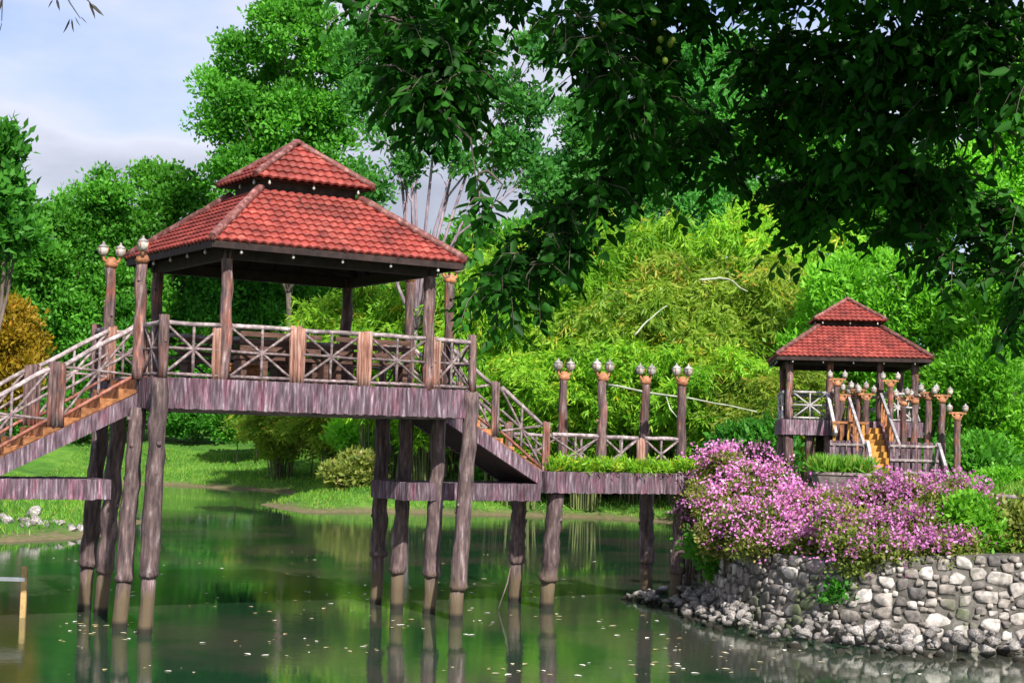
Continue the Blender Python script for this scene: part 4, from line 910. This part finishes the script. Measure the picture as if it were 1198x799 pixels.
# bare bleached culms caught in the bamboo
def bare(pts, r, label):
    P = [at(*p) for p in pts]; rt = WORLD.root('bare_bamboo_culm', tuple(P[0]), label, 'bamboo pole', None)
    Q = []
    for i in range(len(P) - 1):
        for k in range(4): Q.append(P[i].lerp(P[i + 1], k / 4))
    Q.append(P[-1]); MB().tube(Q, list(np.linspace(r, r * .45, len(Q))), 7, wob=r * 1.2).build('culm', M['barepole'], rt); return rt
r1 = bare([(712, 450, 68), (760, 460, 67), (820, 468, 66), (886, 481, 65)], .055, 'long bleached bamboo culm lying nearly level behind the platform lamp posts')
MB().tube([at(779, 464, 66.6), at(784, 478, 66.5), at(796, 493, 66.4)], [.03, .025, .012], 6).build('side_shoot', M['barepole'], r1)
bare([(742, 392, 73), (757, 376, 73), (780, 357, 73)], .05, 'short pale bare culm slanting up out of the bamboo')
bare([(818, 328, 74), (842, 325, 74), (858, 329, 74), (874, 342, 74)], .06, 'pale arching bare culm near the top of the bamboo')
# ---- understorey and hedges
def shrub(name, label, Yd, lobes_px, mat, nclump, per, Ln, Wd, cr, group=None, flowers=0, fl_top=None, cat='shrub', fn=4, **kw):
    k = Yd / F_PX; c0 = np.mean([p[0] for p in lobes_px]); bx = at(c0, 500, Yd).x; bz = gz(bx, Yd); root = WORLD.root(name, (bx, Yd, bz), label, cat, group); lobes = []
    for (x, y, rx, ry, *dd) in lobes_px:
        Y2 = dd[0] if dd else Yd; kk = Y2 / F_PX; p = at(x, y, Y2); lobes.append(((p.x, p.y, p.z), (rx * kk, rx * kk * .8, ry * kk)))
    C, D, T = crown(lobes, nclump, per, Ln, Wd, cr, **kw); n = len(C); o = np.array([bx, Yd, bz])
    link('foliage', leaf_mesh('foliage', C - o, D, RNG.uniform(.7, 1.3, n) * Ln, RNG.uniform(.7, 1.3, n) * Wd, M[mat], T), root)
    mb = MB()
    for (c, r) in lobes:
        g = Vector((c[0], c[1] + .3, max(gz(c[0], c[1] + .3), -.2))); mb.tube([g, g.lerp(Vector(c), .6) + Vector((.1, 0, 0)), Vector(c)], [.05, .035, .015], 6)
        for q in range(4):
            d = Vector((random.gauss(0, 1), random.gauss(0, 1), random.gauss(.5, .7))).normalized(); e = Vector(c) + Vector((d.x * r[0], d.y * r[1], d.z * r[2])) * .9; mb.tube([g.lerp(Vector(c), .5), Vector(c).lerp(e, .5), e], [.02, .014, .006], 5)
    mb.build('stems', M['trunk'], root)
    if flowers:
        Cf, Df, Tf = [], [], []
        for (c, r) in lobes:
            c = np.array(c); r = np.array(r); wgt = r[0] * r[2]; m_ = int(flowers * wgt / sum(l[1][0] * l[1][2] for l in lobes))
            d = unit(RNG.normal(size=(m_, 3)) + np.array([0, -.5, .55])); keep = RNG.random(m_) < np.clip(.14 + d[:, 2] * 1.05, .05, 1); d = d[keep]
            pch = np.array([noise.noise(Vector(v) * 2.2 + Vector(c)) for v in d]); d = d[pch > -.04]
            base = c + d * r * (.75 + .55 * RNG.random((len(d), 1)) ** 2); out_ = unit(d + RNG.normal(size=d.shape) * .35)
            for s_ in np.linspace(0, .22, fn):
                e = base + out_ * s_ + np.array([0, 0, -.5]) * s_ ** 2; 
                Cf.append(e + RNG.normal(size=e.shape) * .03); Df.append(out_ * .4 + RNG.normal(size=e.shape) * .8); Tf.append(np.clip(RNG.normal(.5, .22, len(e)), 0, 1))
        Cf = np.concatenate(Cf); nf = len(Cf)
        link('flowers', leaf_mesh('flowers', Cf - o, unit(np.concatenate(Df)), RNG.uniform(.05, .085, nf), RNG.uniform(.04, .065, nf), M['bract'], np.concatenate(Tf)), root)
    return root
kw = dict(sub=12, subr=.4, cr=.09, Ln=.09, Wd=.05, flat=.8)
shrub('bougainvillea', 'pink flowering shrub spilling over the wall beside the bridge platform', 34, [(845, 560, 36, 30, 35), (885, 577, 40, 30, 34), (925, 598, 40, 26, 33), (850, 600, 40, 32, 33.5), (900, 615, 45, 28, 32), (950, 610, 40, 28, 32), (822, 585, 18, 22, 35.5), (962, 640, 34, 22, 31), (850, 628, 34, 22, 33), (895, 636, 36, 20, 31.6), (935, 640, 30, 20, 30.9)], 'leaf_olive', 3300, 14, flowers=7000, group='pink flowering shrubs on the terrace', **kw)
shrub('bougainvillea', 'pink flowering shrub hanging over the wall in front of the ochre stair', 30, [(1010, 600, 34, 26, 31), (1050, 590, 40, 28, 31), (1100, 588, 44, 26, 31), (1135, 595, 30, 22, 31), (1020, 630, 36, 26, 30.2), (1070, 625, 44, 26, 30.2), (1115, 625, 30, 22, 30.2), (992, 650, 26, 26, 29.6), (1035, 648, 34, 18, 29.5), (1085, 645, 34, 18, 29.4), (1120, 642, 24, 16, 29.4), (975, 625, 26, 26, 30.2)], 'leaf_olive', 3100, 14, flowers=6400, group='pink flowering shrubs on the terrace', **kw)
shrub('bougainvillea', 'small trailing sprig of deep pink flowers under the platform corner', 35.6, [(806, 590, 10, 10), (802, 607, 8, 12), (812, 572, 10, 8)], 'leaf_olive', 60, 12, flowers=520, group='pink flowering shrubs on the terrace', **kw)
shrub('plum_shrub', 'dark plum leaved shrub behind the left pink flowers', 38, [(850, 537, 24, 12), (885, 540, 22, 14), (905, 555, 20, 14)], 'leaf_purple', 500, 12, flowers=500, **kw)
kw2 = dict(sub=10, subr=.42, cr=.12, Ln=.13, Wd=.07, flat=.8)
shrub('green_shrub', 'fresh green shrub on the wall right of the pink flowers', 29.8, [(1140, 615, 26, 26), (1160, 630, 24, 18), (1130, 640, 22, 12)], 'leaf_bright', 700, 12, **kw2)
shrub('green_shrub', 'olive green shrub on the wall at the right edge', 29.8, [(1185, 620, 28, 24), (1215, 615, 28, 26), (1190, 640, 26, 14), (1150, 642, 24, 12)], 'leaf_olive', 700, 12, **kw2)
shrub('hedge', 'low yellow green hedge at the right edge of the far bank', 46, [(1140, 572, 26, 13), (1175, 568, 28, 14), (1215, 568, 30, 15)], 'leaf_bright', 900, 12, cat='hedge', **kw2)
shrub('green_shrub', 'small green plant growing in the wall under the pink shrub', 31.0, [(985, 692, 7, 5, 29.6), (974, 697, 5, 4, 29.6)], 'leaf_dark', 40, 8, **kw2)
shrub('green_shrub', 'dark creeper on the wall below the platform corner', 34.5, [(835, 650, 18, 18, 34.2), (822, 640, 14, 14, 34.8), (842, 672, 8, 10, 34)], 'leaf_mid', 240, 12, **kw2)
for (px, py, Yd, rx, ry, mt, lab) in ((230, 485, 118, 46, 26, 'leaf_dark', 'dark bush on the far grass bank at the left under the pavilion'), (300, 490, 112, 46, 30, 'leaf_mid', 'green bush on the far grass bank in the middle under the pavilion'),
        (365, 505, 104, 46, 34, 'leaf_olive', 'olive bush with brown base at the far water edge under the pavilion'), (440, 510, 92, 45, 34, 'leaf_bright', 'bright bush at the far water edge between the stilt groups'), (415, 552, 82, 26, 17, 'leaf_olive', 'low olive bush on the point of the far bank'), (520, 510, 86, 50, 40, 'leaf_mid', 'green bush behind the right group of stilts'),
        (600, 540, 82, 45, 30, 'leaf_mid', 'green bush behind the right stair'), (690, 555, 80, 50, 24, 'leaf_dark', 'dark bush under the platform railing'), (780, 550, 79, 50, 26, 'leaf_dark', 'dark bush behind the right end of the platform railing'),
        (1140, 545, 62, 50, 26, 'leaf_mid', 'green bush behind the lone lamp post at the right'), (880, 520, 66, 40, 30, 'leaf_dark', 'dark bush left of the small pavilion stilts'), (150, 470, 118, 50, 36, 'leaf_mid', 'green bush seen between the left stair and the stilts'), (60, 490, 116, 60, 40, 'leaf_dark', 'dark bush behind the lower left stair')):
    shrub('bank_bush', lab, Yd, [(px, py, rx, ry), (px - rx * .5, py + ry * .3, rx * .6, ry * .7), (px + rx * .55, py + ry * .25, rx * .6, ry * .7)], mt, 800, 14, .34, .17, .26, group='bushes along the far bank')
# far wood filling the skyline
C = []; D = []; T = []
for i in range(2600):
    x = RNG.uniform(-75, 75); y = RNG.uniform(150, 185); h = RNG.uniform(0, 1) ** .7 * (11 + 4 * math.sin(x * .13) + 2 * math.sin(x * .41)); c = np.array([x, y, gz(0, y) + h])
    e = RNG.normal(size=(26, 3)) * np.array([1.1, 1.1, .8]); C.append(c + e); D.append(RNG.normal(size=(26, 3)) + np.array([0, -.4, .5])); T.append(np.clip(RNG.uniform(.1, .8) + RNG.normal(0, .1, 26), 0, 1))
C = np.concatenate(C); n = len(C)
tag(link('distant_wood', leaf_mesh('distant_wood', C, unit(np.concatenate(D)), RNG.uniform(.7, 1.3, n), RNG.uniform(.4, .7, n), M['leaf_dark'], np.concatenate(T))), 'far off dark green wood behind all the trees', 'wood', kind='stuff')

# ---- grass blades on the banks and in the planters
def blades(name, P, h, mat, label, cat='grass', kind='stuff', parent=None, off=None, tint=None):
    n = len(P); D = unit(RNG.normal(size=(n, 3)) * .45 + np.array([0, 0, 1])); P = P if off is None else P - off
    o = link(name, leaf_mesh(name, P, D, RNG.uniform(.6, 1.4, n) * h, RNG.uniform(.6, 1.4, n) * h * .16, M[mat], RNG.random(n) if tint is None else tint), parent)
    if not parent: tag(o, label, cat, kind=kind)
    return o
n = 150000; x = RNG.uniform(-30, 16, n); y = RNG.uniform(46, 116, n); zz = ground_z(x, y); d = sdist(np.stack([x, y], 1)); k = (d > .1 + .5 * np.sin(x * 1.7 + np.sin(y * 1.1))) & (d < 13) & (zz > .1)
x2 = RNG.uniform(4, 24, 60000); y2 = RNG.uniform(31, 62, 60000); z2 = ground_z(x2, y2); k2 = z2 > 1.2
blades('bank_grass', np.concatenate([np.stack([x, y, zz - .02], 1)[k], np.stack([x2, y2, z2 - .02], 1)[k2]]), .24, 'grass', 'bright grass covering the banks of the pond')
# planting strip of the platform
n = 2600; us = RNG.uniform(P0 + .15, P1 - .1, n); vs = RNG.uniform(PVa + .1, 1.18, n); P = np.array([B.w((a, b, ZP))[:] for a, b in zip(us, vs)])
st_ = WORLD.root('planting_strip', tuple(B.w((10.6, 1.0, ZP))), 'strip of wispy green plants along the edge of the low platform', 'plants')
o_ = np.array(st_.location); blades('leaves', P, .26, 'leaf_bamboo', '', parent=st_, off=o_)
C, D, T = crown([((*B.w((u, 1.02, ZP + .1))[:2], ZP + .12), (.5, .16, .16)) for u in (9.2, 10.0, 10.8, 11.5, 12.2)], 160, 12, .1, .04, .08)
link('foliage', leaf_mesh('foliage', C - o_, D, RNG.uniform(.06, .14, len(C)), RNG.uniform(.02, .04, len(C)), M['leaf_bamboo'], T), st_)
n = 1800; P = np.stack([pa.x + RNG.uniform(-.75, .75, n), 44 + RNG.uniform(-.5, .5, n), np.full(n, 2.83)], 1); blades('tuft', P, .42, 'grass', '', parent=pln, off=np.array(pln.location))
# ---- terrace rails
def terrace_rail(pts, label):
    P = [at(*p) for p in pts]; r = WORLD.root('log_rail', tuple(P[0]), label, 'railing', 'low log rails on the terrace')
    for p in P: MB().log(p - Vector((0, 0, .75)), p + Vector((0, 0, .06)), .06, n=8).build('railing_post', M['rail'], r)
    for a, b in zip(P, P[1:]):
        MB().log(a, b, .045, n=8).build('top_rail', M['rail'], r); MB().log(a - Vector((0, 0, .65)), b - Vector((0, 0, .08)), .03, n=7).build('brace', M['rail'], r)
terrace_rail([(992, 566, 40), (1024, 566, 40)], 'short pale log rail below the grass planter')
terrace_rail([(940, 578, 37.5), (990, 580, 37.5)], 'pale log rail half hidden behind the left pink shrub')
terrace_rail([(1118, 581, 34), (1158, 580, 34), (1206, 582, 34)], 'pale log rail at the right edge above the wall')
# ---- floating leaves, stick in the water
LM = []
for k in range(3):
    LM.append(leaf_mesh('floating_leaf', np.array([[0., 0, 0]]), np.array([[1., 0, 0]]), [1.0], [.6], M['litter'], np.array([[.15, .5, .95][k]]), 'ovate', nrm=np.array([[0, 0, 1.0]])))
cnt = 0
while cnt < 260:
    px = random.uniform(60, 1150); py = 640 + 150 * random.random() ** .8; d = at(px, py, 1) - Vector((0, 0, EYE)); q = Vector((0, 0, EYE)) + d * (EYE / -d.z)
    if sdist([[q.x, q.y]])[0] > -1.0 or noise.noise(Vector((q.x * .45, q.y * .3, 2))) < random.uniform(-.25, .25): continue
    o = link('floating_leaf', random.choice(LM), None, (q.x, q.y, .012)); s = random.uniform(.04, .16); o.scale = (s, s, s * .3); o.rotation_euler = (0, 0, random.uniform(0, 6.28)); tag(o, 'small pale fallen leaf floating on the green pond', 'leaf', 'fallen leaves floating on the pond'); cnt += 1
sk = WORLD.root('marker_stake', (-8.82, 30.0, 0), 'pale wooden stake with a white crossbar standing in the water at the left', 'stake')
MB().box((-8.87, 29.97, -.8), (-8.77, 30.03, .93)).build('stake', M['mudwood'], sk); MB().box((-10.5, 29.92, .66), (-8.80, 29.967, .73)).build('crossbar', M['white'], sk)
ss = at(594, 672, 33.5); sk = WORLD.root('stick', (ss.x, 33.5, 0), 'thin dark stick slanting out of the water beside a stilt', 'stick')
MB().tube([at(583, 712, 33.5), at(594, 680, 33.5), at(597, 664, 33.5)], [.016, .014, .008], 6).build('shaft', M['trunk'], sk)

# ------------------------------------------------------------------ the overhanging tree near the camera
OT = WORLD.root('overhanging_tree', (7.5, 9.5, gz(7.5, 9.5)), 'dark leaved tree overhanging the view from the upper right', 'tree')
LB = [  # (x, y, rx, ry, depth, sprigs)
    (505, 60, 52, 44, 9.5, 62), (475, 95, 34, 34, 9.8, 30), (540, 85, 36, 36, 9.6, 38), (515, 118, 34, 30, 9.3, 34), (555, 110, 20, 24, 9.5, 14), (455, 30, 34, 20, 9.9, 10), (405, 8, 18, 9, 10, 3), (425, 12, 16, 9, 9.5, 3),
    (665, 30, 26, 22, 9.3, 9), (705, 55, 34, 36, 9.2, 34), (690, 95, 20, 22, 9.4, 12), (730, 115, 34, 34, 9.5, 34), (705, 150, 22, 26, 9.7, 16), (745, 15, 50, 22, 9.6, 34), (800, 18, 40, 20, 10.2, 22), (765, 60, 28, 30, 10.2, 26),
    (708, 195, 24, 24, 9.9, 16), (680, 225, 24, 20, 9.9, 15), (652, 250, 28, 20, 10, 18), (640, 285, 28, 20, 10, 20), (608, 300, 20, 18, 10, 12), (590, 330, 18, 20, 9.9, 12), (620, 315, 20, 16, 10, 9), (668, 280, 18, 14, 10, 7), (560, 345, 8, 14, 9.9, 2),
    (560, 208, 10, 6, 8.6, 2), (578, 236, 10, 8, 8.6, 2), (548, 240, 8, 7, 8.6, 1),
    (775, 120, 34, 34, 10.4, 20), (800, 165, 40, 34, 10.6, 20), (755, 180, 24, 24, 10.4, 9), (845, 150, 36, 34, 10.8, 20), (850, 205, 34, 22, 11, 13), (770, 225, 24, 14, 10.8, 4),
    (895, 55, 45, 44, 10.5, 52), (905, 140, 46, 48, 10.5, 52), (960, 80, 56, 56, 10, 84), (935, 215, 42, 36, 10.6, 44), (960, 258, 30, 22, 10.6, 20), (1000, 180, 46, 48, 10.2, 62), (1030, 120, 56, 50, 9.6, 70), (1050, 45, 66, 40, 9.4, 74),
    (1055, 200, 44, 44, 9.9, 50), (1060, 255, 34, 28, 10, 26), (1100, 300, 14, 34, 9.8, 13), (1110, 110, 50, 50, 9.3, 54), (1140, 45, 60, 42, 9.0, 54), (1105, 215, 32, 40, 9.8, 30), (1150, 140, 26, 18, 9.6, 5), (1185, 85, 26, 44, 8.8, 20),
    (1165, 245, 28, 20, 9.6, 12), (1185, 300, 22, 36, 9.5, 15), (1190, 355, 10, 26, 9.5, 7), (1160, 320, 14, 16, 9.6, 4), (1140, 285, 16, 12, 9.8, 4),
    (560, -35, 130, 22, 9.8, 40), (800, -40, 160, 34, 9.8, 90), (1000, -40, 160, 40, 9.4, 100), (1150, -60, 150, 60, 9, 90), (760, -110, 200, 50, 9.5, 110), (1000, -150, 260, 90, 9.0, 160), (820, -260, 300, 110, 8.5, 170), (1150, -260, 260, 140, 8.2, 160), (1290, 60, 60, 160, 9.2, 70), (1300, 260, 50, 120, 9.4, 40)]  # unseen lobes above the frame, added to shade the leaves in view
C = []; D = []; T = []; tw = MB(); trunk_top = Vector((7.2, 9.3, 8.0)); bigger = []
for (x, y, rx, ry, Yd, nc) in LB:
    if y > 0 and x < 1250: rx = max(rx - 11, 4); ry = max(ry - 10, 4); nc *= .92 * (.74 if 690 < x < 880 else 1)
    if 600 < x < 760 and 60 < y < 240: x += 26
    if x < 600 and y < 200: x = 500 + (x - 505) * .85; y = 66 + (y - 70) * .88
    if 880 <= x < 1125: nc *= .72
    c = at(x, y, Yd); k = Yd / F_PX
    nc = int(nc * 1.5)
    for i in range(nc):
        d = RNG.normal(size=3); d /= np.linalg.norm(d); rr = RNG.random() ** .45
        p = np.array(c) + d * rr * np.array([rx * k, max(rx, 60) * k * 1.3, ry * k])
        # a sprig: short drooping twig with leaves on both sides
        sd = unit((RNG.normal(size=(1, 3)) + np.array([0, 0, -.5]) + d * .5))[0]; n_ = RNG.integers(7, 12); ln = RNG.uniform(.14, .3)
        t = np.linspace(0, 1, n_)[:, None]; tint = RNG.uniform(0, .9)
        C.append(p + sd * t * ln + np.array([0, 0, -.10]) * t ** 2); side = np.where(np.arange(n_) % 2, 1, -1)[:, None]; sv = np.cross(sd, [0, 0, 1.0]); sv /= np.linalg.norm(sv) + 1e-6
        D.append(sd * .5 + side * sv * .8 + np.array([0, 0, -.45]) + RNG.normal(size=(n_, 3)) * .3); T.append(np.clip(tint + RNG.normal(0, .12, n_), 0, 1))
        if nc < 60 or i % 3 == 0: tw.tube([p, p + sd * ln * .6, p + sd * ln + np.array([0, 0, -.08])], [.004, .003, .0015], 4, cap=False)
    bigger.append((c, rx * k))
C = np.concatenate(C); n = len(C); o_ = np.array(OT.location)
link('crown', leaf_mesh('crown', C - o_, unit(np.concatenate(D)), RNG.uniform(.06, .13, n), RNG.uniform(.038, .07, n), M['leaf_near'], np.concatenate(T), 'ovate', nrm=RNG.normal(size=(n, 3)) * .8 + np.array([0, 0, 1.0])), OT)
mb = MB(); mb.log(Vector(OT.location) - Vector((0, 0, .4)), trunk_top, .34, .24, n=12, seg=.5, wob=.1)
cs = [c for c, _ in bigger]
for c in cs:
    up_ = [q for q in cs if q.z > c.z + .12 and (q - c).length > .15]
    if up_ and c.z < 6.6:
        q = min(up_, key=lambda v: (v - c).length); k5 = [q, q.lerp(c, .3) + Vector((random.uniform(-.08, .08), 0, .05)), q.lerp(c, .65) + Vector((random.uniform(-.08, .08), 0, .05)), c]
        mb.tube(k5, [.010, .008, .006, .003], 5, wob=.05)
    else:
        mb.tube([trunk_top, trunk_top.lerp(c, .4) + Vector((0, 0, .9)), trunk_top.lerp(c, .75) + Vector((0, 0, .5)), c], [.08, .05, .028, .012], 6, wob=.1)
mb.v += tw.v and []; b0 = len(mb.v); mb.v += tw.v; mb.f += [[i + b0 for i in f] for f in tw.f]; mb.sm += tw.sm
mb.build('trunk', M['trunk'], OT)
# a few pale green fruit among the hanging leaves
for (px, py) in ((703, 22), (706, 27), (765, 25), (773, 45), (771, 57), (784, 50), (778, 70), (787, 46)):
    c = at(px, py, 8.9); MB().lathe(c - Vector((0, 0, .03)), [(.004, 0), (.013, .008), (.018, .022), (.014, .036), (.005, .043)], 9).build('fruit', M['fruit'], OT)
# twig of narrow leaves at the upper left
q = at(80, -30, 9); tg = WORLD.root('hanging_twig', tuple(q), 'thin twig with a few narrow leaves hanging into the upper left corner', 'twig')
mb = MB(); mb.tube([at(60, -40, 9), at(82, 4, 9), at(94, 22, 9)], [.006, .004, .002], 5); mb.tube([at(70, -30, 9), at(104, 2, 9), at(112, 12, 9)], [.006, .004, .002], 5); mb.tube([at(0, -40, 9), at(3, -5, 9), at(2, 25, 9)], [.006, .004, .002], 5)
mb.build('stem', M['trunk'], tg)
lp = [(66, -2, 4, 16), (82, 22, -8, 18), (84, 22, 2, 17), (88, 20, 6, 12), (104, 3, 8, 20), (106, 4, 16, 16), (62, 0, -6, 10), (94, 20, 8, 8), (3, -2, -4, 16), (2, 26, -3, 14)]
Cc = np.array([at(a, b, 9)[:] for a, b, _, _ in lp]); De = np.array([at(a + c_, b + d_, 9)[:] for a, b, c_, d_ in lp]) - Cc; ln = np.linalg.norm(De, axis=1)
link('leaves', leaf_mesh('leaves', Cc - np.array(q), unit(De), ln, ln * .2, M['leaf_purple'], RNG.random(len(lp)), 'ovate'), tg)
